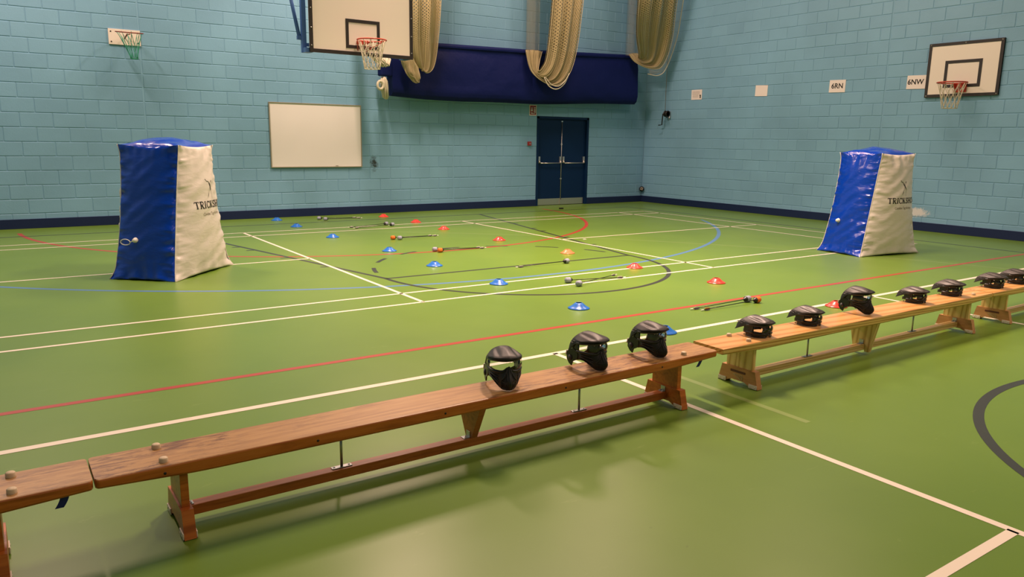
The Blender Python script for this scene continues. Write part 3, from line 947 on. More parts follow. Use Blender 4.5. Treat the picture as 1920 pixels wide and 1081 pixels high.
# ------------------------------------------------------------------ inflatable barricades
STROKES = {  # serif capitals: (polyline, half width) in a 1-high box; width last
    'T': ([([(0.06, 0.96), (0.74, 0.96)], .04), ([(0.40, 0.95), (0.40, 0.03)], .085), ([(0.22, 0.03), (0.58, 0.03)], .03), ([(0.06, 0.97), (0.06, 0.76)], .025), ([(0.74, 0.97), (0.74, 0.76)], .025)], 0.86),
    'R': ([([(0.18, 0.97), (0.18, 0.03)], .085), ([(0.02, 0.03), (0.34, 0.03)], .03), ([(0.02, 0.97), (0.42, 0.97), (0.60, 0.90), (0.66, 0.74), (0.58, 0.58), (0.40, 0.51), (0.20, 0.51)], .05), ([(0.36, 0.50), (0.64, 0.06), (0.80, 0.03)], .075)], 0.88),
    'I': ([([(0.2, 0.97), (0.2, 0.03)], .085), ([(0.03, 0.03), (0.37, 0.03)], .03), ([(0.03, 0.97), (0.37, 0.97)], .03)], 0.46),
    'C': ([([(0.68, 0.72), (0.60, 0.90), (0.42, 0.97), (0.22, 0.88), (0.12, 0.66), (0.10, 0.5), (0.12, 0.34), (0.22, 0.12), (0.42, 0.03), (0.60, 0.08), (0.70, 0.24)], .06), ([(0.68, 0.97), (0.68, 0.70)], .025)], 0.80),
    'K': ([([(0.18, 0.97), (0.18, 0.03)], .085), ([(0.02, 0.03), (0.34, 0.03)], .03), ([(0.02, 0.97), (0.34, 0.97)], .03), ([(0.70, 0.95), (0.24, 0.45)], .035), ([(0.36, 0.58), (0.70, 0.04)], .08), ([(0.56, 0.03), (0.86, 0.03)], .03), ([(0.56, 0.97), (0.80, 0.97)], .03)], 0.92),
    'S': ([([(0.54, 0.74), (0.48, 0.92), (0.32, 0.97), (0.14, 0.88), (0.12, 0.70), (0.26, 0.56), (0.46, 0.46), (0.58, 0.30), (0.52, 0.10), (0.32, 0.03), (0.14, 0.10), (0.08, 0.28)], .065)], 0.70),
    'H': ([([(0.18, 0.97), (0.18, 0.03)], .085), ([(0.70, 0.97), (0.70, 0.03)], .085), ([(0.2, 0.5), (0.7, 0.5)], .035)] + [([(c - .16, z), (c + .16, z)], .03) for c in (0.18, 0.70) for z in (0.03, 0.97)], 0.94),
    'O': ([([(0.42 + 0.32 * math.cos(a), 0.5 + 0.47 * math.sin(a)) for a in [2 * PI * i / 18 for i in range(19)]], .06)], 0.88),
}
def barricade(x, y, rz, valve_uv, tether, label):
    t = empty('inflatable_barricade', (x, y, 0), rz, label, 'inflatable barricade', 'blue and white inflatable barricades')
    Lh, Wh, ta, tb, H = 0.565, 0.352, 0.245, 0.012, 1.385
    def corner(i, j, v):
        px = i * (Lh - ta * v); py = j * (Wh - tb * v)
        pin = 0.035 * math.sin(PI * v) ** 0.7
        fl = 0.03 * max(0, 1 - v / 0.10) ** 2 + 0.012 * max(0, (v - 0.93) / 0.07) ** 2
        d = Vector((-i * (pin - fl), -j * (pin - fl) * 0.8, 0))
        z = H * v + 0.012 * max(0, (v - 0.94) / 0.06)
        return Vector((px, py, z)) + d
    def side(i0, j0, i1, j1, seed, bul):
        nx = Vector(((j1 - j0), -(i1 - i0), 0)).normalized()
        if nx.dot(Vector((i0 + i1, j0 + j1, 0))) < 0: nx = -nx
        def pt(u, v, off=0.0):
            a, e = corner(i0, j0, v), corner(i1, j1, v)
            p = a.lerp(e, u)
            wd = (e - a).length
            hu, hv = max(0, 4 * u * (1 - u)), max(0, 4 * v * (1 - v))
            bl = bul * hu ** 0.75 * hv ** 0.45
            ds = min(u, 1 - u) * wd
            de = min(v, 1 - v) * H
            wr = 0.030 * math.exp(-ds / 0.085) * (noise.noise(Vector((seed + (u > 0.5) * 7, v * 21 + ds * 3.5, ds * 3))) + 0.5 * noise.noise(Vector((seed, v * 47 - ds * 5, ds * 3 + 5)))) * min(1, ds / 0.018)
            wr += 0.034 * math.exp(-de / 0.12) * noise.noise(Vector((u * 8 + seed, (v > 0.5) * 9, de * 3))) * min(1, de / 0.02)
            wr += 0.015 * noise.noise(Vector((u * 2.6 + seed * 2, v * 12 - u * 4, 2.2))) * (hu * hv) ** 0.3
            z_edge = -0.022 * math.sin(PI * u) * max(0, (v - 0.86) / 0.14) ** 2 + 0.016 * math.sin(PI * u) * max(0, 1 - v / 0.1) ** 2
            q = p + nx * (bl + wr + off)
            q.z = max(0.002, q.z + z_edge)
            return q
        return pt
    faces = [('blue_panel', 'vinyl_blue', -1, 1, -1, -1, 1.0, 0.085), ('white_panel', 'vinyl_white', -1, -1, 1, -1, 2.0, 0.125),
             ('blue_panel', 'vinyl_blue', 1, -1, 1, 1, 3.0, 0.085), ('white_panel', 'vinyl_white', 1, 1, -1, 1, 4.0, 0.125)]
    fn = {}
    for k, (nm, mt, i0, j0, i1, j1, sd, bl) in enumerate(faces):
        f = side(i0, j0, i1, j1, sd + x, bl)
        fn[k] = f
        MB().grid(f, 56, 110).build(nm, M[mt], t, 'glossy blue vinyl side' if 'blue' in nm else 'cream white vinyl side')
    def top(u, v):
        a = corner(-1, -1, 1).lerp(corner(1, -1, 1), u); e = corner(-1, 1, 1).lerp(corner(1, 1, 1), u)
        p = a.lerp(e, v)
        su, sv = math.sin(PI * u), math.sin(PI * v)
        p.z -= 0.022 * (su * (1 - 4 * v * (1 - v)) + sv * (1 - 4 * u * (1 - u)))
        ed = min(u, 1 - u, v, 1 - v)
        p.z += 0.075 * (16 * u * (1 - u) * v * (1 - v)) ** 0.55 + 0.02 * noise.noise(Vector((u * 5 + x, v * 5, 3))) * min(1, ed * 8)
        return p
    MB().grid(top, 30, 30).build('top_panel', M['vinyl_blue'], t, 'glossy blue vinyl top')
    b = MB()
    for i, j in ((-1, -1), (1, -1), (-1, 1), (1, 1)):
        b.tube([corner(i, j, k / 40) for k in range(41)], 0.005, 6)
    b.build('seam_piping', M['seam_white'], t, 'thin white piping along the corners')
    # valve on the blue face
    vp = fn[0](valve_uv[0], valve_uv[1], 0.004)
    b = MB()
    b.lathe([(0.001, 0.04), (0.018, 0.036), (0.024, 0.02), (0.026, 0.004), (0.03, 0.0)], 16, vp, basis((0, 1, 0), (0, 0, 1), (-1, 0, 0)).to_3x3())
    b.build('valve', M['white_plastic'], t, 'white air valve')
    if tether:
        b = MB()
        c = vp + Vector((-0.03, 0.10, -0.02))
        b.tube([c + Vector((0.0, 0.055 * math.cos(q), 0.03 * math.sin(q))) for q in [2 * PI * i / 20 for i in range(20)]], 0.005, 5, closed=True)
        b.tube([c + Vector((0, -0.055, 0)), vp + Vector((-0.035, 0, 0))], 0.005, 5)
        b.build('valve_tether', M['white_plastic'], t, 'white loop tether')
    # printed logo on the near white face; (s, z) in metres on the unrolled face, u from s
    f = fn[1]
    def on(s, z):
        v = min(0.98, max(0.02, z / H))
        wd = 2 * (Lh - ta * v)
        return f(min(0.995, max(0.005, 0.5 + s / wd)), v, 0.0035)
    def stroke(b, pts, hw):
        P = [Vector((p[0], p[1], 0)) for p in pts]
        Q = [P[0]]
        for a, e in zip(P, P[1:]):
            k = max(1, int((e - a).length / 0.02))
            Q += [a.lerp(e, i / k) for i in range(1, k + 1)]
        vs, fs = [], []
        for i, p in enumerate(Q):
            d = Q[min(i + 1, len(Q) - 1)] - Q[max(i - 1, 0)]
            d = d.normalized() if d.length > 1e-9 else Vector((1, 0, 0))
            n = Vector((-d.y, d.x, 0)) * hw
            vs += [on(p.x - n.x, p.y - n.y), on(p.x + n.x, p.y + n.y)]
        fs = [(2 * i, 2 * i + 2, 2 * i + 3, 2 * i + 1) for i in range(len(Q) - 1)]
        b.add(vs, fs)
    S0, ZT, HT = LOGO['s'], LOGO['z'], LOGO['h']
    b = MB()
    cx = S0
    for ch in 'TRICKSHOT':
        st, wd = STROKES[ch]
        for pl, hw in st:
            stroke(b, [(cx + px * HT * 1.22, ZT + py * HT) for px, py in pl], hw * HT * 1.25)
        cx += wd * HT * 1.22
    xm = (S0 + cx) / 2
    b.build('wordmark', M['ink'], t, 'black serif wordmark')
    b = MB()
    me = text_mesh('Combat Tag Archery', HT * 0.62)
    vs = [on(xm + v.co.x, ZT - HT * 0.85 + v.co.y) for v in me.vertices]
    b.add(vs, [tuple(p.vertices) for p in me.polygons])
    b.build('tagline', M['grey_mark'], t, 'small grey line of lettering')
    b = MB()
    zc = ZT + HT * 3.0
    g = HT
    xq = xm - 0.3 * g
    stroke(b, [(xq - 1.3 * g, zc + 1.15 * g), (xq - 1.0 * g, zc + 0.85 * g), (xq - 0.45 * g, zc + 0.75 * g), (xq - 0.2 * g, zc + 0.5 * g)], 0.04 * g)
    stroke(b, [(xq - 0.25 * g, zc + 0.55 * g), (xq + 0.05 * g, zc + 0.1 * g), (xq + 0.4 * g, zc - 0.5 * g)], 0.10 * g)
    stroke(b, [(xq + 0.4 * g, zc - 0.5 * g), (xq + 0.65 * g, zc - 1.1 * g), (xq + 0.62 * g, zc - 1.7 * g)], 0.022 * g)
    stroke(b, [(xq + 0.05 * g, zc + 0.1 * g), (xq - 0.35 * g, zc - 0.9 * g), (xq - 0.6 * g, zc - 1.5 * g)], 0.022 * g)
    stroke(b, [(xq - 0.35 * g, zc - 0.95 * g), (xq - 0.52 * g, zc - 1.3 * g)], 0.05 * g)
    stroke(b, [(xq + 0.05 * g, zc + 0.1 * g), (xq + 0.42 * g, zc + 0.8 * g)], 0.02 * g)
    stroke(b, [(xq + 0.36 * g, zc + 0.7 * g), (xq + 0.46 * g, zc + 0.9 * g)], 0.07 * g)
    b.build('emblem', M['ink'], t, 'black archer emblem')
    return t
LOGO = dict(s=-0.235, z=0.722, h=0.076)
barricade(-3.616, -0.166, 0.82, (0.38, 0.30), True, 'blue and white inflatable barricade standing on the left of the court')
barricade(5.118, -3.155, -0.148, (0.36, 0.33), False, 'blue and white inflatable barricade standing on the right, before the right wall')

# ------------------------------------------------------------------ marker cones
def cone_mesh(m):
    prof = [(0.097, 0.0), (0.1, 0.002), (0.098, 0.006), (0.082, 0.013), (0.060, 0.028), (0.040, 0.046), (0.030, 0.053), (0.027, 0.051), (0.036, 0.042), (0.056, 0.025), (0.080, 0.009), (0.095, 0.0)]
    return MB().lathe(prof, 40).mesh('marker_cone', m)
cmB, cmR, cmO = cone_mesh(M['cone_blue']), cone_mesh(M['cone_red']), cone_mesh(M['cone_orange'])
BL = [(-0.967, 4.625, 'farthest blue saucer cone, close to the navy skirting of the back wall'),
      (-0.993, 3.473, 'second farthest blue saucer cone, just beyond the double white lines'),
      (-0.98, 1.86, 'blue saucer cone just this side of the far double white lines'),
      (-0.85, 0.13, 'blue saucer cone beyond the red arc, left of the orange and grey arrow pair'),
      (-0.91, -1.25, 'blue saucer cone above the black free throw line inside the black circle'),
      (-0.885, -2.621, 'blue saucer cone sitting on the near badminton white line'),
      (-0.91, -3.99, 'blue saucer cone standing alone on green just beyond the long red line'),
      (-0.88, -5.04, 'nearest blue saucer cone, half hidden behind a black mask on the bench')]
RD = [(1.038, 4.38, 'farthest red saucer cone, near the skirting of the back wall', cmR),
      (1.13, 3.2, 'second farthest red saucer cone, just beyond the double white lines', cmR),
      (1.05, 2.02, 'red saucer cone just this side of the far double white lines', cmR),
      (1.09, 0.37, 'red saucer cone beyond the red arc, right of the arrow pair lying on it', cmR),
      (1.17, -1.20, 'pale orange saucer cone behind the single grey headed arrow', cmO),
      (1.13, -2.56, 'red saucer cone on the near badminton white line inside black circle', cmR),
      (1.22, -3.75, 'red saucer cone standing alone on green near the right barricade', cmR),
      (1.26, -5.17, 'nearest red saucer cone, half hidden behind a tall mask on the pine bench', cmR)]
for x, y, lb in BL:
    tag(link('marker_cone', cmB, loc=(x, y, 0.0013)), lb, 'cone', 'blue saucer cones in a row across the court')
for x, y, lb, me in RD:
    tag(link('marker_cone', me, loc=(x, y, 0.0013)), lb, 'cone', 'red and orange saucer cones in a row across the court')

# ------------------------------------------------------------------ foam tipped arrows
def arrow_proto(mh, vane):
    t = empty('foam_arrow')
    Ln = 0.77
    r = 0.030
    MB().cyl((0.06, 0, 0), (Ln, 0, 0), 0.0042, 8).build('shaft', M['black_hard'], t)
    MB().lathe([(0.0, -0.004), (0.022, -0.002), (r - 0.003, 0.003), (r, 0.010), (r, 0.052), (r - 0.003, 0.056), (0.0, 0.056)], 20, m=basis((0, 1, 0), (0, 0, 1), (1, 0, 0)).to_3x3()).build('foam_head', mh, t)
    MB().lathe([(r - 0.002, 0.054), (r - 0.003, 0.060), (0.012, 0.083), (0.005, 0.09)], 18, m=basis((0, 1, 0), (0, 0, 1), (1, 0, 0)).to_3x3()).build('head_cap', M['black_hard'], t, 'black cone behind the head')
    for k in range(3):
        a = k * 2 * PI / 3 + PI / 2
        u = Vector((0, math.cos(a), math.sin(a)))
        m = basis((1, 0, 0), u, Vector((1, 0, 0)).cross(u), (Ln - 0.10, 0, 0))
        MB().prism([(0, 0.003), (0.02, 0.012), (0.055, 0.017), (0.07, 0.014), (0.075, 0.003)], 0.0015, m).build('vane', vane if k == 0 else M['black'], t)
    MB().cyl((Ln - 0.012, 0, 0), (Ln + 0.02, 0, 0), 0.0055, 8).build('nock', M['white_plastic'], t, 'white nock')
    return t
PR = {}
def arrow(hx, hy, tx, ty, kind, label, vane='w', lift=0.0):
    k = (kind, vane)
    vm = {'w': M['white_plastic'], 'o': M['orange_vane']}[vane]
    if k not in PR:
        t = PR[k] = arrow_proto(M['foam_orange'] if kind == 'o' else M['foam_grey'], vm)
    else:
        t = copy_tree(PR[k])
    d = Vector((tx - hx, ty - hy, 0)).normalized()
    a = math.atan2(d.y, d.x)
    # head rests on its foam, tail on its vanes
    t.location = (hx - d.x * 0.028, hy - d.y * 0.028, 0.0315)
    t.rotation_euler = (0, math.asin((0.030 - 0.0095 - lift) / 0.74), a)
    tag(t, label, 'arrow', 'foam tipped arrows laid on the court')
arrow(-0.254, 4.40, 0.55, 4.38, 'g', 'farthest grey headed foam arrow, its head nearer the back wall of the farthest pair')
arrow(-0.20, 4.22, 0.58, 4.30, 'g', 'grey headed foam arrow on the near side of the farthest pair')
arrow(0.46, 3.02, -0.27, 2.93, 'g', 'foam arrow by the far white lines, its grey head behind the other', 'w')
arrow(0.50, 2.86, -0.24, 2.79, 'g', 'foam arrow by the far white lines, its grey head rightmost of that pair', 'w')
arrow(-0.291, 1.19, 0.50, 1.30, 'o', 'orange headed foam arrow beside a grey one, before the far white lines')
arrow(-0.213, 1.12, 0.55, 1.27, 'g', 'grey headed foam arrow right against the orange one before the far lines')
arrow(-0.333, -0.20, 0.39, -0.22, 'g', 'grey headed foam arrow behind the orange one on the red arc')
arrow(-0.313, -0.31, 0.43, -0.275, 'o', 'orange headed foam arrow lying along the red arc')
arrow(0.615, -1.885, -0.18, -1.865, 'g', 'single grey headed foam arrow along the black free throw line')
arrow(-0.205, -2.94, 0.57, -3.03, 'g', 'grey headed foam arrow behind the other of the crossed pair between white lines')
arrow(-0.228, -3.152, 0.55, -2.92, 'g', 'grey headed foam arrow lying across the near white line, nearer of the crossed pair', lift=0.020)
arrow(0.684, -4.603, -0.13, -4.575, 'g', 'grey headed foam arrow of the nearest pair, close to the long red line')
arrow(0.737, -4.675, -0.085, -4.655, 'o', 'orange headed foam arrow of the nearest pair behind the bench', 'o')
tag(MB().box((2.309, -0.187, 0.006), (0.05, 0.03, 0.008), 0.002).build('paper_scrap', M['paper']), 'tiny white scrap on the floor right of the crossing red and black lines', 'litter')

# ------------------------------------------------------------------ benches
YB = -6.245
def both_ends(hl, pine_): return (-(hl - (0.285 if pine_ else 0.232)), hl - 0.238)
def far_end(hl, pine_): return (hl - 0.238,)
def bench(x0, x1, style, label, strap_right=False, pegs=both_ends):
    """balance bench along X; origin on the floor under its middle"""
    pine_ = style == 'pine'
    top, edge, leg, rail, foot = ((M['pine_top'], M['pine_edge'], M['pine_leg'], M['pine_rail'], M['foot_wood']) if pine_ else
                                  (M['beech_top'], M['beech'], M['beech'], M['beech_rail'], M['beech']))
    xm, hl = (x0 + x1) / 2, (x1 - x0) / 2
    t = empty('balance_bench', (xm, YB, 0), 0, label, 'bench', 'balance benches in a line')
    zt, th, hw = 0.300, 0.052, 0.119
    # seat: board with undersides rising towards the ends
    def under(x):
        d = hl - abs(x)
        return zt - th + (0.018 * (1 - d / 0.36) if d < 0.36 else 0)
    rc = 0.004 if pine_ else 0.016
    n = 40
    xs = sorted(set([-hl + rc * k / 3 for k in range(4)] + [hl - rc * k / 3 for k in range(4)] + [-hl + 2 * hl * k / n for k in range(1, n)]))
    b = MB()
    vs, fs = [], []
    for x in xs:
        d = hl - abs(x)
        ins = 0.0 if d >= rc else rc - math.sqrt(max(0, rc * rc - (rc - d) ** 2))
        zb = under(x)
        e = 0.007
        hy = hw - ins
        vs += [(x, -hy + e * 0.5, zb), (x, -hy, zb + e), (x, -hy, zt - e), (x, -hy + e * 0.3, zt - e * 0.3), (x, -hy + e, zt),
               (x, hy - e, zt), (x, hy - e * 0.3, zt - e * 0.3), (x, hy, zt - e), (x, hy, zb + e), (x, hy - e * 0.5, zb)]
    for i in range(len(xs) - 1):
        for j in range(10):
            j2 = (j + 1) % 10
            fs.append((i * 10 + j, (i + 1) * 10 + j, (i + 1) * 10 + j2, i * 10 + j2))
    k = (len(xs) - 1) * 10
    fs += [tuple(range(10)), tuple(k + j for j in range(10))[::-1]]
    b.add(vs, fs)
    seat = b.build('seat', top, t, 'lacquered pine seat board' if pine_ else 'worn red brown seat board')
    seat.data.materials.append(edge)
    for p in seat.data.polygons:
        if p.normal.z < 0.5: p.material_index = 1
    FX = hl - 0.30            # foot inset
    feet = [-(hl - (0.32 if pine_ else 0.293)), hl - (0.32 if pine_ else 0.292)]
    for s, fx in zip((-1, 1), feet):
        ft = MB().prism([(-0.155, 0.0), (-0.095, 0.0), (-0.085, 0.010), (-0.05, 0.024), (0.05, 0.024), (0.085, 0.010), (0.095, 0.0), (0.155, 0.0),
                         (0.128, 0.108), (-0.128, 0.108)], 0.044, basis((0, 1, 0), (0, 0, 1), (1, 0, 0), (fx, 0, 0.003)))
        fo = ft.build('foot', foot, t, 'brown foot board')
        for q in (-1, 1):
            for sx in (-1, 1):
                b = MB()
                b.box((fx + sx * 0.0245, q * 0.120, 0.016), (0.005, 0.062, 0.026), 0.002)
                b.box((fx, q * 0.124, 0.003), (0.05, 0.055, 0.005))
                for yy in (-0.016, 0.016):
                    b.cyl((fx + sx * 0.026, q * 0.120 + yy, 0.016), (fx + sx * 0.0285, q * 0.120 + yy, 0.016), 0.0045, 8)
                b.build('foot_pad', M['pad'], fo, 'white plastic pad')
        if pine_ and s < 0:
            MB().box((fx - 0.0225, 0.0, 0.084), (0.003, 0.115, 0.014)).build('maker_plate', M['brand_plate'], fo, 'dark lettering strip')
            b = MB()
            cx = fx - 0.0235
            for (ya, za, yb, zb) in ((0.035, 0.065, -0.035, 0.065), (-0.035, 0.065, -0.035, 0.03), (-0.035, 0.03, 0.035, 0.065), (0.012, 0.065, -0.03, 0.033), (-0.01, 0.065, -0.033, 0.045)):
                d = Vector((0, yb - ya, zb - za)); ln = d.length; d.normalize()
                b.box((cx, (ya + yb) / 2, (za + zb) / 2), (0.002, ln, 0.003), m=basis((1, 0, 0), d, Vector((1, 0, 0)).cross(d)))
            b.build('emblem', M['emblem'], fo, 'pale triangular emblem')
        MB().box((fx, 0, (0.108 + under(fx)) / 2 + 0.001), (0.030, 0.20, under(fx) - 0.108), 0.002).build('leg', leg, t)
        b = MB()
        b.box((fx - s * 0.030, 0, 0.0785), (0.03, 0.034, 0.004), 0.001)
        b.box((fx - s * 0.0235, 0, 0.092), (0.003, 0.034, 0.03), 0.001)
        for yy in (-0.009, 0.009): b.cyl((fx - s * 0.034, yy, 0.08), (fx - s * 0.034, yy, 0.084), 0.005, 8)
        b.build('bracket', M['steel'], t, 'zinc angle bracket')
    rl = feet[1] - feet[0] - 0.044
    MB().box(((feet[0] + feet[1]) / 2, 0, 0.056), (rl, 0.052, 0.042), 0.003).build('rail', rail, t)
    xmid = 0.0
    if pine_:
        poly = [(-0.108, under(0) - 0.001), (0.108, under(0) - 0.001), (0.06, 0.022), (0.0265, 0.022), (0.0265, 0.0775), (-0.0265, 0.0775), (-0.0265, 0.022), (-0.06, 0.022)]
    else:
        poly = [(-0.106, under(0) - 0.001), (0.106, under(0) - 0.001), (0.026, 0.0772), (-0.026, 0.0772)]
    MB().prism(poly, 0.034, basis((0, 1, 0), (0, 0, 1), (1, 0, 0), (xmid, 0, 0))).build('middle_leg', leg, t)
    b = MB(); b.box((xmid - 0.034, 0, 0.0785), (0.035, 0.034, 0.004), 0.001); b.box((xmid - 0.0185, 0, 0.094), (0.003, 0.034, 0.03), 0.001)
    b.build('bracket', M['steel'], t, 'zinc angle bracket')
    for rx in (-0.667, 0.675):
        b = MB()
        b.cyl((rx, 0, 0.079), (rx, 0, under(rx)), 0.0062, 10)
        b.box((rx, 0, 0.0792), (0.092, 0.026, 0.005), 0.002)
        for q in (-0.034, 0.034): b.cyl((rx + q, 0, 0.08), (rx + q, 0, 0.0835), 0.005, 8)
        b.build('tie_rod', M['steel'], t, 'steel tie rod on a flat plate')
    for px in pegs(hl, pine_):
        for py in (-0.073, 0.079):
            MB().lathe([(0.0001, 0.0185), (0.0125, 0.018), (0.0160, 0.0145), (0.0168, 0.0)], 18, (px, py, zt - 0.0005)).build('peg', M['peg'], t, 'pale round peg')
    if strap_right:
        MB().grid(lambda u, v: Vector((hl - 0.085 - 0.022 * v * v + (u - 0.5) * 0.028, -0.075 + 0.01 * v, under(hl - 0.09) + 0.004 - 0.062 * v)), 4, 8).build('strap', M['strap_blue'], t, 'blue webbing strap')
        so = t.children[-1]
        md = so.modifiers.new('thickness', 'SOLIDIFY'); md.thickness = 0.006
    if not pine_:
        for q in (-0.86, -0.5, -0.13, 0.3, 0.72):
            MB().cyl((hl * q, -hw - 0.0008, zt - 0.028), (hl * q, -hw + 0.002, zt - 0.028), 0.0055, 8).build('plug_hole', M['black'], t, 'dark screw hole')
    return t
bench(-8.31, -5.056, 'beech', 'red brown balance bench cut off by left edge of the picture', True)
bench(-5.050, -1.805, 'beech', 'worn red brown balance bench in front holding three black full face masks', True)
bench(-1.757, 1.600, 'pine', 'light pine balance bench with five black masks, right of the red brown bench')
bench(1.612, 4.97, 'pine', 'farthest pine balance bench cut off by right edge of the picture', pegs=far_end)

# ------------------------------------------------------------------ masks
A_, B_ = 0.076, 0.092        # half width, half depth of the head opening
def fp(th, z, s=1.0, dx=0.0, off=0.0):
    """point on the face shell: th from the front, z height"""
    c, n = math.cos(th), math.sin(th)
    k = 1.0 / (abs(c) ** 2.3 + abs(n) ** 2.3) ** (1 / 2.3)
    return Vector((s * (B_ + off) * c * k + dx, s * (A_ + off) * n * k, z))
rad = math.radians
def sm(a, b, x):
    q = min(1, max(0, (x - a) / (b - a)))
    return q * q * (3 - 2 * q)
def lerp_tab(tab, x):
    for (x0, p0), (x1, p1) in zip(tab, tab[1:]):
        if x <= x1:
            q = (x - x0) / (x1 - x0)
            q = q * q * (3 - 2 * q) * 0.4 + q * 0.6
            return Vector(p0).lerp(Vector(p1), q)
    return Vector(tab[-1][1])
def solid(o, t, off=-1.0):
    md = o.modifiers.new('thickness', 'SOLIDIFY')
    md.thickness = t
    md.offset = off
    return o
def add_goggles(t, zb, rear, vis_mat, sp=90, pad=0.005, se=130):
    """lens opening from zb upwards with frame, lens, lining and visor; rear = lower back corner of the visor"""
    z0, z1 = zb, zb + 0.058
    def low(th):  # the lower rail rises over the nose
        return z0 + 0.016 * math.exp(-(th / rad(12)) ** 2) + 0.004 * sm(rad(45), rad(85), abs(th))
    def high(th):
        return z1 - 0.010 * sm(rad(40), rad(95), abs(th))
    b = MB()
    ths = [rad(-96 + 192 * i / 44) for i in range(45)]
    b.tube([fp(a, low(a), 1.0, off=0.004) for a in ths], 0.0075, 8)
    b.tube([fp(a, high(a), 1.0, off=0.004) for a in ths], 0.0075, 8)
    for s in (-1, 1):
        def side(u, v, k):
            a = s * rad(sp + (se - sp) * u)
            return fp(a, low(a) * (1 - v) + high(a) * v, k)
        b.grid(lambda u, v: side(u, v, 1.05), 8, 5, flip=s < 0)
        b.grid(lambda u, v: side(u, v, 0.96), 8, 5, flip=s > 0)
        b.tube([side(0, v / 6, 1.03) for v in range(7)], 0.0065, 6)
        b.tube([side(1, v / 6, 1.0) for v in range(7)], 0.0055, 6)
        b.tube([fp(s * rad(24), low(s * rad(24)) - 0.001, 1.02), fp(s * rad(40), low(s * rad(40)) - 0.012, 1.03), fp(s * rad(70), low(s * rad(70)) - 0.014, 1.05), fp(s * rad(92), low(s * rad(92)), 1.05)], 0.006, 6)
    b.build('goggle_frame', M['black_hard'], t)
    MB().grid(lambda u, v: fp(rad(sp - 4) * (2 * u - 1), low(rad(sp - 4) * (2 * u - 1)) * (1 - v) + high(rad(sp - 4) * (2 * u - 1)) * v, 1.04, off=0.009 * math.sin(PI * v)), 36, 8).build('lens', M['lens'], t, 'clear curved lens')
    b = MB()
    b.tube([fp(a, low(a) + 0.001, 0.935 - pad + 0.005) for a in ths[4:-4]], pad, 6)
    b.tube([fp(a, high(a) + 0.002, 0.935 - pad + 0.005) for a in ths[4:-4]], pad, 6)
    b.build('foam_lining', M['black'], t, 'black foam lining')
    zt = z1 + 0.006
    out = [(0.0, (0.128, 0, zt + 0.014)), (0.22, (0.119, 0.036, zt + 0.014)), (0.42, (0.086, 0.068, zt + 0.008)), (0.64, (0.030, 0.084, zt - 0.001)),
           (0.84, (-0.026, 0.083, zt - 0.026)), (1.0, rear)]
    def vis(u, v):
        q = u * 2 - 1
        a, sg = abs(q), (1 if q >= 0 else -1)
        ph = a * PI / 2
        # rear arch from ear to ear over the crown
        arch = Vector((rear[0] + 0.004 + (-0.028 - rear[0]) * math.cos(ph) ** 1.7, 0.072 * math.sin(ph) ** 0.9, rear[2] + 0.012 + (zt + 0.036 - rear[2] - 0.012) * math.cos(ph) ** 0.75))
        o = lerp_tab(out, a)
        p = arch.lerp(o, v)
        swell = math.sin(PI * v) * (1 - a * 0.55)
        p.z += 0.006 * swell * math.cos(ph) + 0.004 * math.exp(-(a / 0.10) ** 2) * math.sin(PI * min(1, v * 1.1)) - 0.008 * math.exp(-((a - 0.28) / 0.08) ** 2) * math.sin(PI * v)
        p.y += 0.005 * swell * math.sin(ph)
        # the brim droops at its very edge
        p.z -= 0.010 * max(0, (v - 0.86) / 0.14) ** 2 * (1 - a)
        p.y *= sg
        p.z = max(p.z, 0.009)
        return p
    vo = MB().grid(vis, 56, 18).build('visor', vis_mat, t, 'peaked visor')
    solid(vo, 0.0035, 0.0)
    for sg in (-1, 1):
        b = MB()
        for row in range(2):
            for k in range(4):
                c = vis(0.5 + sg * (0.36 + 0.035 * row), 0.16 + 0.13 * k)
                n = (vis(0.5 + sg * (0.37 + 0.035 * row), 0.16 + 0.13 * k) - c).cross(vis(0.5 + sg * (0.36 + 0.035 * row), 0.18 + 0.13 * k) - c)
                n.normalize()
                if n.y * sg < 0: n = -n
                b.cyl(c + n * 0.0012, c + n * 0.0030, 0.0045, 8)
        b.build('vent_studs', M['grille'], vo, 'small grey perforations')
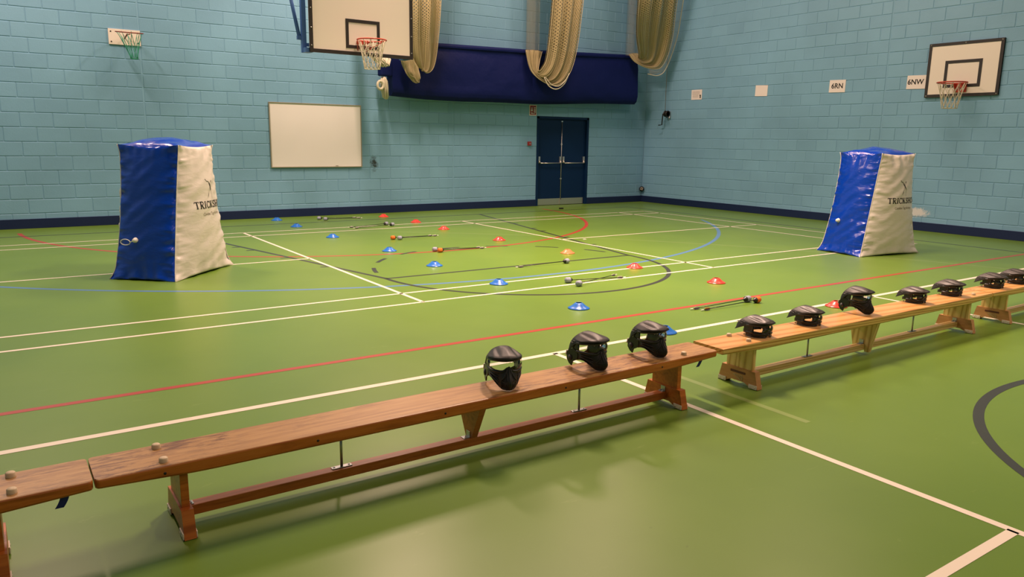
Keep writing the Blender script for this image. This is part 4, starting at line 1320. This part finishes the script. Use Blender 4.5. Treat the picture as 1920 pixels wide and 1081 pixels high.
def mask_full():
    t = empty('face_mask')
    zl = 0.090
    def zb(a): return 0.003 + 0.046 * sm(rad(22), rad(72), a) - 0.006 * sm(rad(80), rad(100), a)
    def ztp(a): return zl + 0.004 + 0.028 * math.exp(-(a / rad(10)) ** 2)
    def guard(u, v, off=0.0):
        th = rad(-98 + 196 * u)
        a = abs(th)
        z = zb(a) + (ztp(a) - zb(a)) * v
        zz = z / 0.115
        snout = math.exp(-(a / rad(30)) ** 2)
        s = 1.02 + off / 0.09
        s -= 0.17 * (1 - v) ** 2 * snout
        bulge = 0.057 * snout * math.exp(-((zz - 0.26) / 0.40) ** 2)
        nose = 0.015 * math.exp(-(a / rad(8)) ** 2) * sm(0.15, 0.6, v)
        # sunken pads beside the nose, stepped cheeks
        pad = -0.007 * (sm(rad(6), rad(9), a) - sm(rad(28), rad(31), a)) * sm(0.03, 0.10, v) * (1 - sm(0.86, 0.95, v + (a / rad(31)) * 0.42))
        step = 0.0035 * math.sin(v * 22) * sm(rad(36), rad(44), a) * (1 - sm(rad(76), rad(84), a))
        p = fp(th, z, s)
        d = Vector((math.cos(th), math.sin(th), 0))
        p += d * (pad + step)
        p.x += bulge + nose
        p.y *= 1 - 0.11 * (1 - z / 0.094) ** 1.4 if z < 0.094 else 1
        p.y *= 1 + 0.05 * math.sin(PI * v) * sm(rad(40), rad(80), a)
        return p
    solid(MB().grid(guard, 96, 36).build('face_guard', M['black'], t), 0.005)
    b = MB()
    for s in (-1, 1):
        U = lambda deg: 0.5 + s * deg / 196
        def seg(d0, v0, d1, v1, r=0.0016, lift=0.003):
            b.tube([guard(U(d0 + (d1 - d0) * k / 8), v0 + (v1 - v0) * k / 8, lift) for k in range(9)], r, 5)
        seg(7, 0.94, 32, 0.46, 0.0024); seg(32, 0.46, 8, 0.42, 0.0022); seg(8, 0.42, 7, 0.94, 0.0024)
        for k in range(5):
            d = 11 + k * 3.8
            seg(d, 0.44, d - 1.5, 0.90 - 0.09 * k, 0.0017, 0.0045)
        for k in range(6):
            d = 9.5 + k * 4.0
            seg(d, 0.12, d, 0.38, 0.0016, 0.0045)
        seg(8, 0.08, 32, 0.10, 0.0022)
        for k in range(4):
            seg(38, 0.80 - 0.17 * k, 78, 0.86 - 0.14 * k, 0.0022)
    b.build('vent_grille', M['grille'], t, 'dark grey raised vent ribs')
    add_goggles(t, zl, (-0.082, 0.079, 0.070), M['visor_black'])
    for s in (-1, 1):
        poly = [(0.000, 0.088), (-0.030, 0.102), (-0.066, 0.096), (-0.084, 0.072), (-0.084, 0.038), (-0.066, 0.016), (-0.046, 0.006), (-0.038, 0.030), (-0.01, 0.044), (0.000, 0.060)]
        eg = MB().prism(poly, 0.007, basis((1, 0, 0), (0, 0, 1), (0, -1, 0), (0, s * 0.079, 0))).build('ear_guard', M['black_hard'], t)
        b = MB()
        b.cyl((-0.058, s * 0.0815, 0.048), (-0.058, s * 0.0870, 0.048), 0.016, 20)
        b.cyl((-0.058, s * 0.0870, 0.048), (-0.058, s * 0.0885, 0.048), 0.010, 16)
        b.build('ear_disc', M['grille'], eg, 'grey round ear vent')
        MB().box((-0.088, s * 0.080, 0.070), (0.006, 0.009, 0.030), 0.002, m=Matrix.Rotation(0.25, 3, 'Y')).build('buckle', M['white_plastic'], eg, 'white strap buckle')
    so = MB().grid(lambda u, v: Vector((-0.080 - 0.020 * math.sin(PI * u), (u * 2 - 1) * 0.079 * (1 - 0.1 * math.sin(PI * u)), 0.045 + 0.022 * v - 0.034 * math.sin(PI * u))), 20, 2).build('strap', M['black'], t, 'black elastic strap')
    solid(so, 0.003, 0.0)
    return t
def mask_goggles():
    t = empty('goggle_mask')
    add_goggles(t, 0.026, (-0.100, 0.082, 0.030), M['visor'], 68, 0.010, 108)
    so = MB().grid(lambda u, v: Vector((-0.02 - 0.06 * math.sin(PI * u) ** 0.7, (u * 2 - 1) * 0.076, 0.022 + 0.022 * v - 0.014 * math.sin(PI * u))), 20, 2).build('strap', M['black'], t, 'black elastic strap')
    solid(so, 0.003, 0.0)
    for s in (-1, 1):
        MB().lathe([(0.012, 0.0), (0.012, 0.008), (0.008, 0.011), (0.0001, 0.011)], 16, fp(rad(s * 70), 0.034, 1.05), basis((1, 0, 0), (0, 0, 1), (0, s, 0)).to_3x3()).build('hinge_knob', M['black_hard'], t)
    # lower cheek ledge the mask stands on
    b = MB()
    for s in (-1, 1):
        b.grid(lambda u, v: fp(s * rad(14 + 84 * u), 0.004 + (0.020 + 0.010 * u) * v, 1.0 + 0.05 * v, off=0.003), 16, 3, flip=s < 0)
        b.tube([fp(s * rad(14 + 84 * i / 16), 0.0065, 1.0, off=0.003) for i in range(17)], 0.005, 6)
    b.tube([fp(rad(-14 + 28 * i / 8), 0.0065 + 0.018 * math.sin(PI * i / 8), 1.02, off=0.003) for i in range(9)], 0.005, 6)
    b.build('cheek_ledge', M['black_hard'], t)
    return t
FULL = GOG = None
def place(kind, x, y, deg, label, group, sc=1.0):
    global FULL, GOG
    if kind == 'f':
        if FULL is None: t = FULL = mask_full()
        else: t = copy_tree(FULL)
    else:
        if GOG is None: t = GOG = mask_goggles()
        else: t = copy_tree(GOG)
    t.location = (x, y, 0.3005)
    t.rotation_euler = (0, 0, rad(deg))
    t.scale = (sc, sc, sc)
    tag(t, label, 'mask', group)
GF, GG = 'black full face masks on the benches', 'black half masks with peaked visors on the benches'
place('f', -3.222, -6.215, -110, 'black full face mask facing forward, leftmost on the red brown bench', GF)
place('f', -2.660, -6.20, -86, 'black full face mask turned sideways, middle of three on the red brown bench', GF)
place('f', -2.203, -6.19, -88, 'black full face mask in front of a blue cone, rightmost on the red brown bench', GF)
place('g', -1.300, -6.235, -92, 'low black visor mask nearest the left end of the pine bench', GG, 1.0)
place('g', -0.745, -6.215, -93, 'low black visor mask left of the tall mask on the pine bench', GG, 0.98)
place('f', -0.100, -6.175, -92, 'tall black full face mask in front of a red cone on the pine bench', GF)
place('g', 0.65, -6.195, -93, 'low black visor mask just right of the tall mask on the pine bench', GG, 0.95)
place('g', 1.20, -6.195, -93, 'low black visor mask nearest the right end of the first pine bench', GG, 1.0)
place('g', 1.895, -6.21, -93, 'low black visor mask at the left end of the farthest pine bench', GG, 1.0)
place('g', 2.31, -6.22, -93, 'low black visor mask cut off by right edge of the picture', GG, 1.0)
